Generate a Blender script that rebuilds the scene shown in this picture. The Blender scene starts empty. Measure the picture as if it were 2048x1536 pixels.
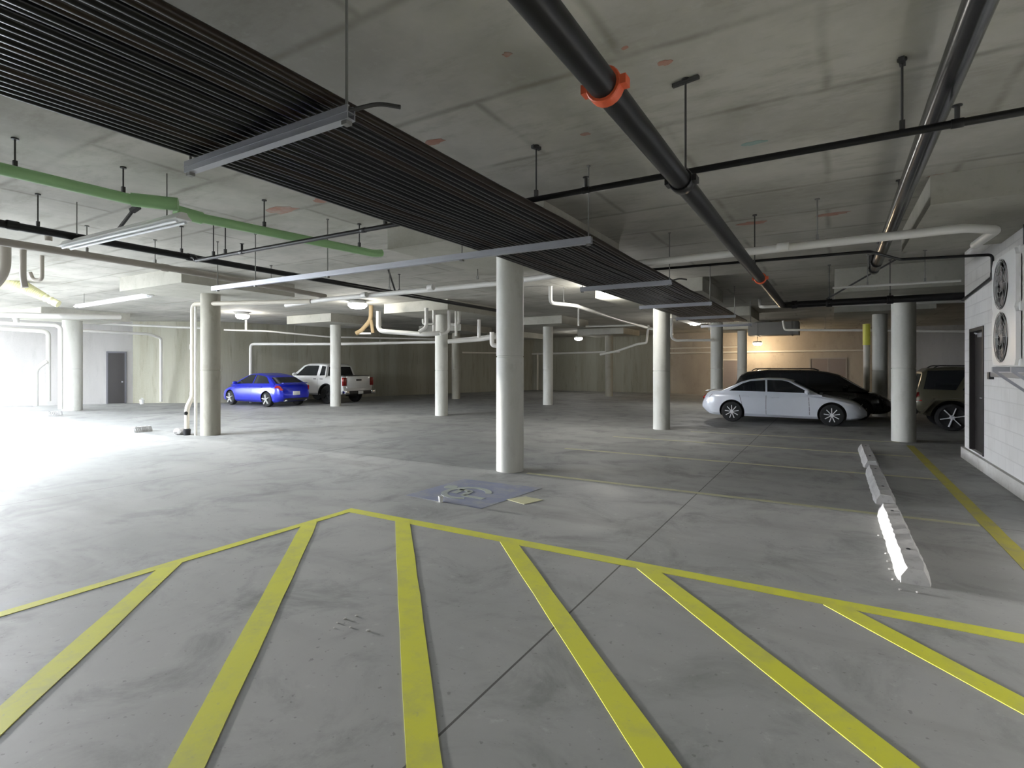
import bpy, bmesh, math, random
from mathutils import Vector, Matrix
random.seed(7)
SC = bpy.context.scene
COL = SC.collection
PI = math.pi
# ------------------------------------------------------------------ survey of the garage
# x runs across the bays, y along the drive aisle, z up; the photographer stands at the origin.
F = 1078.0; CX = 1024.0; HY = 734.0; EYE = 1.70; YAW = math.radians(30.7)
cY, sY = math.cos(YAW), math.sin(YAW)
ZC = 3.85          # slab soffit
ZP = 3.52          # underside of drop panels

def P(x, y, z):                       # bearing read off the photograph, met with level z
    d = F * (EYE - z) / (y - HY); X = (x - CX) / F * d
    return Vector((X * cY - d * sY, X * sY + d * cY, z))

def A(x, y, d):                       # bearing read off the photograph, at distance d
    X = (x - CX) / F * d
    return Vector((X * cY - d * sY, X * sY + d * cY, EYE - (y - HY) / F * d))

# ------------------------------------------------------------------ materials
def nodes(name):
    m = bpy.data.materials.new(name); m.use_nodes = True
    nt = m.node_tree; b = nt.nodes['Principled BSDF']
    return m, nt, b

def plain(name, col, rough=0.5, metal=0.0, spec=0.5, coat=0.0):
    m, nt, b = nodes(name)
    b.inputs['Base Color'].default_value = (*col, 1)
    b.inputs['Roughness'].default_value = rough
    b.inputs['Metallic'].default_value = metal
    b.inputs['Specular IOR Level'].default_value = spec
    b.inputs['Coat Weight'].default_value = coat
    b.inputs['Coat Roughness'].default_value = 0.06
    return m

def mix(nt, fac, a, b, mode='MIX'):
    n = nt.nodes.new('ShaderNodeMix'); n.data_type = 'RGBA'; n.blend_type = mode
    for sock, v in ((n.inputs[0], fac), (n.inputs[6], a), (n.inputs[7], b)):
        if hasattr(v, 'node'): nt.links.new(v, sock)
        elif isinstance(v, (int, float)): sock.default_value = v
        else: sock.default_value = (*v, 1)
    return n.outputs[2]

def noise(nt, scale, detail=4, rough=0.55, vec=None, stretch=None, dist=0.0):
    n = nt.nodes.new('ShaderNodeTexNoise')
    n.inputs['Scale'].default_value = scale; n.inputs['Detail'].default_value = detail
    n.inputs['Roughness'].default_value = rough; n.inputs['Distortion'].default_value = dist
    if vec is None:
        vec = nt.nodes.new('ShaderNodeTexCoord').outputs['Object']
    if stretch:
        mp = nt.nodes.new('ShaderNodeMapping'); mp.inputs['Scale'].default_value = stretch
        nt.links.new(vec, mp.inputs['Vector']); vec = mp.outputs['Vector']
    nt.links.new(vec, n.inputs['Vector'])
    return n.outputs['Fac']

def ramp(nt, fac, lo, hi, a=0.0, b=1.0):
    n = nt.nodes.new('ShaderNodeMapRange'); n.interpolation_type = 'SMOOTHSTEP'
    n.inputs['From Min'].default_value = lo; n.inputs['From Max'].default_value = hi
    n.inputs['To Min'].default_value = a; n.inputs['To Max'].default_value = b
    nt.links.new(fac, n.inputs['Value'])
    return n.outputs['Result']

def bump(nt, b, h, strength=0.2, dist=0.02):
    n = nt.nodes.new('ShaderNodeBump'); n.inputs['Strength'].default_value = strength
    n.inputs['Distance'].default_value = dist
    nt.links.new(h, n.inputs['Height']); nt.links.new(n.outputs['Normal'], b.inputs['Normal'])

def concrete(name, c1, c2, c3, rough=0.7, scale=0.6, stretch=None, spots=0.5, spec=0.35):
    m, nt, b = nodes(name)
    n1 = noise(nt, scale, 6, 0.6, stretch=stretch)
    n2 = noise(nt, scale * 6, 6, 0.65, stretch=stretch)
    n3 = noise(nt, scale * 30, 3, 0.6)
    c = mix(nt, ramp(nt, n1, 0.35, 0.65), c1, c2)
    c = mix(nt, ramp(nt, n2, 0.52, 0.75, 0, spots), c, c3)
    c = mix(nt, ramp(nt, n3, 0.3, 0.7, 0.0, 0.25), c, c2)
    nt.links.new(c, b.inputs['Base Color'])
    b.inputs['Roughness'].default_value = rough
    b.inputs['Specular IOR Level'].default_value = spec
    bump(nt, b, n2, 0.15, 0.01)
    return m, nt, b, c

M = {}
# floor: trowelled slab, tyre-darkened bands and joints
def floor_material():
    m, nt, b = nodes('floor_concrete')
    n1 = noise(nt, 0.22, 5, 0.6)
    n2 = noise(nt, 1.3, 7, 0.68, dist=0.6)
    n3 = noise(nt, 9.0, 5, 0.7)
    n4 = noise(nt, 0.55, 4, 0.6, stretch=(0.35, 2.2, 1))
    n5 = noise(nt, 26.0, 2, 0.5)
    c = mix(nt, ramp(nt, n1, 0.35, 0.65), (0.265, 0.27, 0.265), (0.345, 0.345, 0.335))
    c = mix(nt, ramp(nt, n2, 0.47, 0.74, 0, 0.85), c, (0.165, 0.17, 0.165))
    c = mix(nt, ramp(nt, n4, 0.50, 0.72, 0, 0.55), c, (0.20, 0.20, 0.19))
    c = mix(nt, ramp(nt, n3, 0.58, 0.75, 0, 0.35), c, (0.46, 0.46, 0.45))
    c = mix(nt, ramp(nt, n5, 0.66, 0.74, 0, 0.55), c, (0.12, 0.12, 0.115))
    # control joints: one long saw cut along the aisle and bay joints across
    tc = nt.nodes.new('ShaderNodeTexCoord'); sx = nt.nodes.new('ShaderNodeSeparateXYZ')
    nt.links.new(tc.outputs['Object'], sx.inputs[0])
    def line(axis, pos, w, period=None):
        a = nt.nodes.new('ShaderNodeMath'); a.operation = 'SUBTRACT'
        nt.links.new(sx.outputs[axis], a.inputs[0]); a.inputs[1].default_value = pos
        o = a.outputs[0]
        if period:
            w1 = nt.nodes.new('ShaderNodeMath'); w1.operation = 'PINGPONG'; w1.inputs[1].default_value = period / 2
            nt.links.new(o, w1.inputs[0]); o = w1.outputs[0]
        ab = nt.nodes.new('ShaderNodeMath'); ab.operation = 'ABSOLUTE'; nt.links.new(o, ab.inputs[0])
        lt = nt.nodes.new('ShaderNodeMath'); lt.operation = 'LESS_THAN'; lt.inputs[1].default_value = w
        nt.links.new(ab.outputs[0], lt.inputs[0]); return lt.outputs[0]
    c = mix(nt, line(0, -1.56, 0.007, 7.2), c, (0.07, 0.07, 0.065))
    c = mix(nt, line(1, 0.15, 0.006, 7.35), c, (0.09, 0.09, 0.085))
    nt.links.new(c, b.inputs['Base Color'])
    r = ramp(nt, n2, 0.3, 0.7, 0.50, 0.72)
    nt.links.new(r, b.inputs['Roughness'])
    b.inputs['Specular IOR Level'].default_value = 0.4
    bump(nt, b, n3, 0.12, 0.006)
    return m
M['floor'] = floor_material()

def ceiling_material():
    m, nt, b = nodes('board_formed_ceiling')
    tc = nt.nodes.new('ShaderNodeTexCoord')
    n0 = noise(nt, 1.4, 4, 0.6)
    # wobble the seams a little
    ad = nt.nodes.new('ShaderNodeVectorMath'); ad.operation = 'SCALE'; ad.inputs['Scale'].default_value = 0.10
    nv = nt.nodes.new('ShaderNodeTexNoise'); nv.inputs['Scale'].default_value = 0.8
    nt.links.new(tc.outputs['Object'], nv.inputs['Vector']); nt.links.new(nv.outputs['Color'], ad.inputs[0])
    sm = nt.nodes.new('ShaderNodeVectorMath'); sm.operation = 'ADD'
    nt.links.new(tc.outputs['Object'], sm.inputs[0]); nt.links.new(ad.outputs[0], sm.inputs[1])
    br = nt.nodes.new('ShaderNodeTexBrick'); br.offset = 0.5
    br.inputs['Scale'].default_value = 1.0; br.inputs['Brick Width'].default_value = 2.44; br.inputs['Row Height'].default_value = 1.22
    br.inputs['Mortar Size'].default_value = 0.06; br.inputs['Mortar Smooth'].default_value = 1.0
    br.inputs['Color1'].default_value = (1, 1, 1, 1); br.inputs['Color2'].default_value = (0.86, 0.86, 0.86, 1)
    br.inputs['Mortar'].default_value = (0.60, 0.60, 0.57, 1)
    nt.links.new(sm.outputs[0], br.inputs['Vector'])
    n1 = noise(nt, 0.5, 6, 0.62); n2 = noise(nt, 2.2, 6, 0.7, stretch=(0.6, 1.6, 1)); n3 = noise(nt, 11, 4, 0.6)
    c = mix(nt, ramp(nt, n1, 0.33, 0.67), (0.37, 0.36, 0.32), (0.52, 0.505, 0.46))
    c = mix(nt, ramp(nt, n2, 0.48, 0.75, 0, 0.6), c, (0.27, 0.26, 0.215))
    c = mix(nt, ramp(nt, n3, 0.55, 0.72, 0, 0.3), c, (0.50, 0.49, 0.46))
    c = mix(nt, ramp(nt, n0, 0.35, 0.6, 0.25, 0.9), c, br.outputs['Color'], 'MULTIPLY')
    nt.links.new(c, b.inputs['Base Color']); b.inputs['Roughness'].default_value = 0.85
    b.inputs['Specular IOR Level'].default_value = 0.2
    bump(nt, b, n2, 0.2, 0.01)
    return m
M['ceiling'] = ceiling_material()
M['panel'] = concrete('drop_panel_concrete', (0.36, 0.35, 0.30), (0.45, 0.44, 0.39), (0.27, 0.26, 0.21), 0.85, 0.9, spec=0.2)[0]
M['wallc'] = concrete('streaked_wall_concrete', (0.27, 0.26, 0.205), (0.35, 0.34, 0.28), (0.16, 0.155, 0.115), 0.8, 0.7, (1.6, 1.6, 0.16), 0.7, 0.2)[0]
M['walll'] = concrete('pale_wall_concrete', (0.40, 0.39, 0.38), (0.47, 0.46, 0.45), (0.33, 0.32, 0.31), 0.8, 0.6, (1.2, 1.2, 0.25), 0.5, 0.2)[0]
M['walltan'] = concrete('tan_wall', (0.36, 0.31, 0.25), (0.45, 0.39, 0.31), (0.25, 0.21, 0.16), 0.8, 0.6, (1, 1, 0.5), 0.5, 0.2)[0]  # stretch of back wall in a warmer tan than the others
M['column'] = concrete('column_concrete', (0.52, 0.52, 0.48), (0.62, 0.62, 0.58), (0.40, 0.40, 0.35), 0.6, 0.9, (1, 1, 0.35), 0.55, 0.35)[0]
M['column_shaded'] = concrete('shaded_column_concrete', (0.30, 0.285, 0.24), (0.37, 0.355, 0.30), (0.22, 0.205, 0.16), 0.65, 0.9, (1, 1, 0.35), 0.6, 0.3)[0]  # darker copy of the column concrete, with shade put into its colour
M['stop'] = concrete('wheel_stop_concrete', (0.33, 0.325, 0.32), (0.42, 0.415, 0.41), (0.22, 0.21, 0.20), 0.85, 3.0, None, 0.8, 0.2)[0]

def block_material():
    m, nt, b = nodes('painted_block_wall')
    tc = nt.nodes.new('ShaderNodeTexCoord'); sx = nt.nodes.new('ShaderNodeSeparateXYZ'); cb = nt.nodes.new('ShaderNodeCombineXYZ')
    nt.links.new(tc.outputs['Object'], sx.inputs[0])
    ad = nt.nodes.new('ShaderNodeMath'); ad.operation = 'ADD'
    nt.links.new(sx.outputs[0], ad.inputs[0]); nt.links.new(sx.outputs[1], ad.inputs[1])
    nt.links.new(ad.outputs[0], cb.inputs[0]); nt.links.new(sx.outputs[2], cb.inputs[1])
    br = nt.nodes.new('ShaderNodeTexBrick'); br.inputs['Scale'].default_value = 1
    br.inputs['Brick Width'].default_value = 0.40; br.inputs['Row Height'].default_value = 0.20
    br.inputs['Mortar Size'].default_value = 0.010; br.inputs['Mortar Smooth'].default_value = 0.4
    br.inputs['Color1'].default_value = (0.70, 0.69, 0.68, 1); br.inputs['Color2'].default_value = (0.66, 0.65, 0.64, 1)
    br.inputs['Mortar'].default_value = (0.60, 0.59, 0.58, 1)
    nt.links.new(cb.outputs[0], br.inputs['Vector'])
    n1 = noise(nt, 1.5, 5, 0.6)
    c = mix(nt, ramp(nt, n1, 0.45, 0.75, 0, 0.35), br.outputs['Color'], (0.50, 0.49, 0.47))
    nt.links.new(c, b.inputs['Base Color']); b.inputs['Roughness'].default_value = 0.75
    inv = nt.nodes.new('ShaderNodeMath'); inv.operation = 'SUBTRACT'; inv.inputs[0].default_value = 1
    nt.links.new(br.outputs['Fac'], inv.inputs[1]); bump(nt, b, inv.outputs[0], 0.3, 0.006)
    return m
M['block'] = block_material()
M['curb'] = concrete('wall_footing', (0.50, 0.49, 0.47), (0.60, 0.59, 0.57), (0.33, 0.32, 0.30), 0.85, 2.0, None, 0.8, 0.2)[0]

def paint_material(name, col, worn, amount=0.5):
    m, nt, b = nodes(name)
    n1 = noise(nt, 3.5, 6, 0.7); n2 = noise(nt, 22, 4, 0.7)
    c = mix(nt, ramp(nt, n1, 0.42, 0.72, 0, amount), col, worn)
    c = mix(nt, ramp(nt, n2, 0.60, 0.74, 0, min(1, amount * 1.3)), c, worn)
    nt.links.new(c, b.inputs['Base Color']); b.inputs['Roughness'].default_value = 0.62
    b.inputs['Specular IOR Level'].default_value = 0.35
    return m
M['yellow'] = paint_material('yellow_floor_paint', (0.60, 0.60, 0.055), (0.42, 0.42, 0.14), 0.55)
M['yellow_faded'] = paint_material('faded_yellow_paint', (0.50, 0.49, 0.30), (0.36, 0.36, 0.30), 0.7)
M['yellow_dull'] = paint_material('dull_ochre_paint', (0.38, 0.34, 0.05), (0.27, 0.25, 0.14), 0.8)
M['blue_faded'] = paint_material('faded_blue_paint', (0.19, 0.21, 0.30), (0.28, 0.285, 0.29), 1.0)
M['white_faded'] = paint_material('faded_white_paint', (0.33, 0.36, 0.32), (0.25, 0.27, 0.29), 1.0)
M['mark_red'] = paint_material('red_layout_spray', (0.37, 0.19, 0.14), (0.40, 0.33, 0.28), 0.9)
M['mark_teal'] = paint_material('teal_layout_spray', (0.22, 0.33, 0.31), (0.34, 0.34, 0.30), 0.9)

M['black_pipe'] = plain('black_pipe_paint', (0.007, 0.007, 0.008), 0.34, 0.0, 0.3)
M['dark_iron'] = plain('dark_cast_iron', (0.016, 0.016, 0.018), 0.22, 0.0, 0.6)
M['bank_pipe'] = plain('black_insulated_line', (0.004, 0.004, 0.005), 0.28, 0.0, 0.22)
M['bank_brown'] = plain('brown_black_line', (0.014, 0.008, 0.005), 0.35, 0.0, 0.25)
M['galv'] = plain('galvanised_strut', (0.42, 0.43, 0.47), 0.42, 0.55, 0.5)
M['rod'] = plain('zinc_rod', (0.22, 0.22, 0.21), 0.5, 0.5)
M['darkrod'] = plain('dark_hanger', (0.05, 0.05, 0.05), 0.5, 0.3)
M['red'] = plain('orange_red_coupling', (0.62, 0.10, 0.035), 0.45)
M['green'] = plain('pale_green_pipe', (0.30, 0.52, 0.25), 0.40)
M['white_pipe'] = plain('white_plastic_pipe', (0.70, 0.69, 0.66), 0.38)
M['cream_pipe'] = plain('cream_plastic_pipe', (0.62, 0.58, 0.50), 0.42)
M['grey_pipe'] = plain('beige_grey_pipe', (0.34, 0.31, 0.27), 0.5)
M['yellow_wrap'] = plain('yellow_wrap', (0.80, 0.78, 0.50), 0.6)
M['yellow_gloss'] = plain('bright_yellow_pipe', (0.75, 0.72, 0.10), 0.45)
M['tan_wrap'] = plain('tan_wrap', (0.26, 0.19, 0.10), 0.7)
M['white_metal'] = plain('white_enamel', (0.74, 0.74, 0.73), 0.35)
M['grey_metal'] = plain('grey_enamel', (0.30, 0.30, 0.30), 0.45, 0.2)
M['dark_metal'] = plain('dark_enamel', (0.035, 0.037, 0.04), 0.35, 0.2)
M['fan_grey'] = plain('fan_grey', (0.20, 0.18, 0.175), 0.4)
M['duct'] = plain('dull_duct_metal', (0.12, 0.12, 0.115), 0.55, 0.3)
M['tyre'] = plain('tyre_rubber', (0.015, 0.015, 0.016), 0.75, 0.0, 0.3)
M['rim'] = plain('alloy_rim', (0.78, 0.78, 0.80), 0.30, 0.15)
M['dark_rim'] = plain('wheel_back', (0.02, 0.02, 0.02), 0.6)
M['glass'] = plain('tinted_car_glass', (0.012, 0.014, 0.016), 0.06, 0.0, 0.6)
M['trimblack'] = plain('black_car_trim', (0.012, 0.012, 0.013), 0.45)
M['silver_paint'] = plain('silver_blue_paint', (0.68, 0.71, 0.78), 0.28, 0.10, 0.5, 0.6)
M['blue_paint'] = plain('bright_blue_paint', (0.008, 0.018, 0.45), 0.28, 0.25, 0.5, 0.7)
M['white_paint'] = plain('white_car_paint', (0.72, 0.72, 0.71), 0.28, 0.0, 0.5, 0.6)
M['black_paint'] = plain('black_car_paint', (0.012, 0.012, 0.014), 0.18, 0.1, 0.5, 0.8)
M['olive_paint'] = plain('olive_brown_paint', (0.085, 0.078, 0.052), 0.30, 0.3, 0.5, 0.6)
M['chrome'] = plain('chrome', (0.75, 0.75, 0.76), 0.12, 1.0)
M['lens_red'] = plain('red_lamp_lens', (0.24, 0.010, 0.008), 0.15)
M['lens_clear'] = plain('clear_lamp_lens', (0.72, 0.74, 0.76), 0.12)
M['plate'] = plain('licence_plate', (0.70, 0.70, 0.68), 0.4)
M['paper'] = plain('white_paper', (0.85, 0.85, 0.85), 0.7)
M['door_dark'] = plain('dark_brown_door', (0.030, 0.026, 0.026), 0.4)
M['door_grey'] = plain('grey_door', (0.13, 0.13, 0.15), 0.4)
M['door_tan'] = plain('dull_tan_door', (0.24, 0.20, 0.18), 0.5)
M['rubble'] = concrete('grey_rubble', (0.30, 0.29, 0.28), (0.42, 0.41, 0.40), (0.18, 0.17, 0.16), 0.9, 12, None, 0.6, 0.2)[0]
def lamp_mat(name, col, s):
    m, nt, b = nodes(name)
    b.inputs['Base Color'].default_value = (0.8, 0.8, 0.8, 1)
    b.inputs['Emission Color'].default_value = (*col, 1); b.inputs['Emission Strength'].default_value = s
    return m
M['lamp'] = lamp_mat('lit_lamp_lens', (0.95, 0.98, 1.0), 14)
M['lamp_warm'] = lamp_mat('warm_lamp_lens', (1.0, 0.90, 0.72), 12)

# ------------------------------------------------------------------ mesh helpers
def obj(name, bm, mat, parent=None, smooth=False, loc=None):
    me = bpy.data.meshes.new(name)
    bmesh.ops.recalc_face_normals(bm, faces=bm.faces[:])
    bm.to_mesh(me); bm.free()
    for m in (mat if isinstance(mat, (list, tuple)) else [mat]): me.materials.append(m)
    if smooth:
        for p in me.polygons: p.use_smooth = True
        if smooth != 'all':
            me.set_sharp_from_angle(angle=math.radians(38))
    o = bpy.data.objects.new(name, me); COL.objects.link(o)
    if parent is not None: o.parent = parent
    if loc is not None: o.location = loc
    return o

def tag(o, label=None, cat=None, group=None, kind=None):
    for k, v in (('label', label), ('category', cat), ('group', group), ('kind', kind)):
        if v: o[k] = v
    return o

def empty(name, loc=(0, 0, 0), rz=0.0):
    o = bpy.data.objects.new(name, None); COL.objects.link(o)
    o.location = loc; o.rotation_euler = (0, 0, rz); o.empty_display_size = 0.2
    return o

def box(bm, x0, x1, y0, y1, z0, z1):
    v = [bm.verts.new((x, y, z)) for z in (z0, z1) for x, y in ((x0, y0), (x1, y0), (x1, y1), (x0, y1))]
    for f in ((3, 2, 1, 0), (4, 5, 6, 7), (0, 1, 5, 4), (1, 2, 6, 5), (2, 3, 7, 6), (3, 0, 4, 7)):
        bm.faces.new([v[i] for i in f])
    return v

def bevel(bm, w, seg=2, edges=None):
    bmesh.ops.bevel(bm, geom=edges or bm.edges[:], offset=w, segments=seg, affect='EDGES', profile=0.5)

def frame_of(d):
    d = d.normalized(); up = Vector((0, 0, 1)) if abs(d.z) < 0.95 else Vector((1, 0, 0))
    a = d.cross(up).normalized(); return a, a.cross(d).normalized()

def bar(bm, a, b, w, h):                       # rectangular bar between two points
    a, b = Vector(a), Vector(b); s, u = frame_of(b - a)
    vs = [bm.verts.new(p + s * i * w / 2 + u * j * h / 2) for p in (a, b) for i, j in ((-1, -1), (1, -1), (1, 1), (-1, 1))]
    for f in ((3, 2, 1, 0), (4, 5, 6, 7), (0, 1, 5, 4), (1, 2, 6, 5), (2, 3, 7, 6), (3, 0, 4, 7)):
        bm.faces.new([vs[i] for i in f])

def fillet(pts, r):
    pts = [Vector(p) for p in pts]
    if r <= 0 or len(pts) < 3: return pts
    out = [pts[0]]
    for i in range(1, len(pts) - 1):
        p, a, b = pts[i], pts[i - 1] - pts[i], pts[i + 1] - pts[i]
        la, lb = a.length, b.length; a.normalize(); b.normalize()
        t = min(r, la * .45, lb * .45)
        for k in range(6):
            q = k / 5
            out.append((p + a * t) * (1 - q) ** 2 + p * 2 * q * (1 - q) + (p + b * t) * q * q)
    out.append(pts[-1]); return out

def tube(bm, pts, r, seg=14, bend=0.0, caps=True):
    pts = fillet(pts, bend); rings = []
    n = len(pts); prev = None
    for i, p in enumerate(pts):
        d = (pts[min(i + 1, n - 1)] - pts[max(i - 1, 0)]).normalized()
        if prev is None: s, u = frame_of(d)
        else:
            s = (prev - d * prev.dot(d)).normalized(); u = s.cross(d)
        prev = s
        rr = r(i / (n - 1)) if callable(r) else r
        rings.append([bm.verts.new(p + (s * math.cos(t) + u * math.sin(t)) * rr) for t in (2 * PI * k / seg for k in range(seg))])
    for a, b in zip(rings, rings[1:]):
        for k in range(seg): bm.faces.new((a[k], a[(k + 1) % seg], b[(k + 1) % seg], b[k]))
    if caps:
        bm.faces.new(rings[0][::-1]); bm.faces.new(rings[-1])

def lathe(bm, prof, seg=28, axis='z', cen=(0, 0, 0)):
    rings = []
    c = Vector(cen)
    for r, h in prof:
        ring = []
        for k in range(seg):
            t = 2 * PI * k / seg
            p = Vector((r * math.cos(t), r * math.sin(t), h))
            if axis == 'y': p = Vector((p.x, p.z, p.y))
            if axis == 'x': p = Vector((p.z, p.x, p.y))
            ring.append(bm.verts.new(c + p))
        rings.append(ring)
    for a, b in zip(rings, rings[1:]):
        for k in range(seg): bm.faces.new((a[k], a[(k + 1) % seg], b[(k + 1) % seg], b[k]))
    if prof[0][0] > 1e-6: bm.faces.new(rings[0][::-1])
    if prof[-1][0] > 1e-6: bm.faces.new(rings[-1])
    bmesh.ops.remove_doubles(bm, verts=bm.verts[:], dist=1e-6)

def prism(bm, poly, z0, z1):
    a = [bm.verts.new((x, y, z0)) for x, y in poly]; b = [bm.verts.new((x, y, z1)) for x, y in poly]
    n = len(poly)
    bm.faces.new(a[::-1]); bm.faces.new(b)
    for i in range(n): bm.faces.new((a[i], a[(i + 1) % n], b[(i + 1) % n], b[i]))

# ------------------------------------------------------------------ room shell
X0, X1, Y0, Y1 = -31.2, 12.0, -9.0, 35.2
WL = [(-31.2, 7.5), (-28.3, 12.7), (-24.9, 14.9), (-19.06, 35.2)]      # crooked left side of the garage

bm = bmesh.new(); box(bm, X0 - 0.3, X1 + .3, Y0 - .3, Y1 + .3, -0.25, 0.0)
floor = tag(obj('floor', bm, M['floor']), kind='structure')
LX0, LX1, LY0, LY1 = -20.5, -15.3, -3.0, 3.4            # unseen ceiling opening, added to brighten the left side
bm = bmesh.new(); q0, q1 = ZC, ZC + .25
box(bm, X0 - .3, LX0, Y0 - .3, Y1 + .3, q0, q1); box(bm, LX1, X1 + .3, Y0 - .3, Y1 + .3, q0, q1)
box(bm, LX0, LX1, LY1, Y1 + .3, q0, q1); box(bm, LX0, LX1, Y0 - .3, LY0, q0, q1)
ceiling = tag(obj('ceiling', bm, M['ceiling']), kind='structure')

def wall_seg(name, a, b, mat, th=0.25, z0=0.0, z1=ZC, side=1):
    a, b = Vector((*a, 0)), Vector((*b, 0)); d = (b - a).normalized(); n = Vector((-d.y, d.x, 0)) * side * th
    bm = bmesh.new(); prism(bm, [(p.x, p.y) for p in (a, b, b + n, a + n)], z0, z1)
    return tag(obj(name, bm, mat), kind='structure')
wall_seg('wall_left', WL[1], WL[2], M['wallc'])
w2 = wall_seg('wall_left_rear', WL[2], WL[3], M['wallc'])
w1 = wall_seg('wall_left_front', WL[0], WL[1], M['walll'])
FY = -3.0
# entrance side: opening for the ramp between y=-2.5 and y=7.5, up to z=3.0
OY0, OY1, OZ = -2.5, 7.5, 3.05
we = bmesh.new()
box(we, X0 - .25, X0, FY, OY0, 0, ZC); box(we, X0 - .25, X0, OY0, OY1, OZ, ZC)
tag(obj('wall_entrance', we, M['walll']), kind='structure')
FXJ = -9.5
bm = bmesh.new()
box(bm, X0, FXJ, FY - .25, FY, 0, ZC)
box(bm, FXJ - .25, FXJ, Y0, FY - .25, 0, ZC)
tag(obj('wall_front_left', bm, M['walll']), kind='structure')
wall_seg('wall_front', (FXJ, Y0), (X1, Y0), M['wallc'], side=-1)
wall_seg('wall_right', (X1, Y0), (X1, Y1), M['walll'], side=-1)
XT = -8.96
wall_seg('wall_back', (WL[3][0], Y1), (XT, Y1), M['wallc'], side=1)
XG = 2.6
wall_seg('wall_back_tan', (XT, Y1), (XG, Y1), M['walltan'], side=1)
wall_seg('wall_back_pale', (XG, Y1), (X1, Y1), M['walll'], side=1)
# driveway outside the entrance
bm = bmesh.new(); box(bm, X0 - 40, X0 - .3, -25, 25, -0.25, 0.0); box(bm, X0 - .3, FXJ - .3, -30, Y0 - .3, -.25, 0)
tag(obj('driveway', bm, concrete('driveway_concrete', (0.5, 0.5, 0.49), (0.56, 0.56, 0.55), (0.44, 0.44, 0.43))[0]), kind='structure')
# storage room of painted block standing in the garage on the right
RX, RY = 2.14, 13.03
DY0, DY1, DZ0, DZ1 = 11.53, 12.57, 0.23, 2.38
bm = bmesh.new()
box(bm, RX, RX + .2, Y0, DY0, 0, ZC); box(bm, RX, RX + .2, DY1, RY, 0, ZC)
box(bm, RX, RX + .2, DY0, DY1, DZ1, ZC); box(bm, RX, RX + .2, DY0, DY1, 0, DZ0)
box(bm, RX + .2, 7.0, RY - .2, RY, 0, ZC)
wall_room = tag(obj('wall_room', bm, M['block']), kind='structure')
bm = bmesh.new(); box(bm, RX - .05, RX, Y0, RY + .05, 0, 0.20); box(bm, RX, 7.0, RY, RY + .05, 0, .2)
bmesh.ops.subdivide_edges(bm, edges=bm.edges[:], cuts=3)
tag(obj('baseboard_room', bm, M['curb']), kind='structure')
# door in the block wall
dr = tag(empty('door_1', (RX, (DY0 + DY1) / 2, DZ0)), kind='structure')
dw, dh = DY1 - DY0, DZ1 - DZ0
bm = bmesh.new()
box(bm, -.015, .16, -dw / 2, -dw / 2 + .06, 0, dh); box(bm, -.015, .16, dw / 2 - .06, dw / 2, 0, dh); box(bm, -.015, .16, -dw / 2 + .06, dw / 2 - .06, dh - .06, dh)
obj('door_frame', bm, M['door_dark'], dr)
bm = bmesh.new(); box(bm, .06, .105, -dw / 2 + .06, dw / 2 - .06, 0, dh - .06)
obj('door_leaf', bm, M['door_dark'], dr)
bm = bmesh.new(); box(bm, .01, .06, -.30, .02, dh - .17, dh - .10); bar(bm, (.0, .0, dh - .11), (.03, .33, dh - .08), .02, .02)
obj('door_closer', bm, M['galv'], dr)
bm = bmesh.new(); tube(bm, [(.06, -.38, .95), (.0, -.38, .95), (.0, -.26, .95)], .011, 10, .02); lathe(bm, [(.03, .05), (.03, .06)], 16, 'x', (0, -.38, .95))
obj('door_handle', bm, M['galv'], dr, True)

# doors seen in the far walls
def flat_door(name, c, n, w, h, mats, double=False):
    n = Vector((*n, 0)).normalized(); rz = math.atan2(n.y, n.x)
    d = tag(empty(name, c, rz), kind='structure')          # local +x points into the garage
    bm = bmesh.new(); t = .07
    box(bm, -.02, .04, -w / 2 - t, -w / 2, 0, h + t); box(bm, -.02, .04, w / 2, w / 2 + t, 0, h + t); box(bm, -.02, .04, -w / 2, w / 2, h, h + t)
    obj('door_frame', bm, mats[1], d)
    for k in ((-1, 1) if double else (0,)):
        a, b = (-w / 2, w / 2) if not double else ((-w / 2, -.02) if k < 0 else (.02, w / 2))
        bm = bmesh.new(); box(bm, -.01, .015, a, b, 0.01, h)
        lf = obj('door_leaf', bm, mats[0], d)
        bm = bmesh.new(); box(bm, .015, .06, b - .12 if k <= 0 else a + .06, b - .06 if k <= 0 else a + .12, .98, 1.04)
        obj('door_handle', bm, M['galv'], lf)
    if double:
        bm = bmesh.new(); box(bm, -.01, .03, -.02, .02, 0, h); obj('door_mullion', bm, mats[1], d)
    return d
dv = (Vector((*WL[1], 0)) - Vector((*WL[0], 0))).normalized()
pd = Vector((*WL[1], 0)) - dv * .62
flat_door('door_2', pd + Vector((0, 0, 0)), (dv.y, -dv.x), 0.62, 2.35, (M['door_dark'], M['door_grey']))
dxp = lambda px: (lambda k: Y1 / (k * sY + cY) * (k * cY - sY))((px - CX) / F)
flat_door('door_3', (dxp(1463), Y1, 0), (0, -1), 0.95, 2.1, (M['door_tan'], M['cream_pipe']))
flat_door('door_4', (dxp(1656), Y1, 0), (0, -1), 1.7, 2.15, (M['door_tan'], M['grey_pipe']), True)

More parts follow.
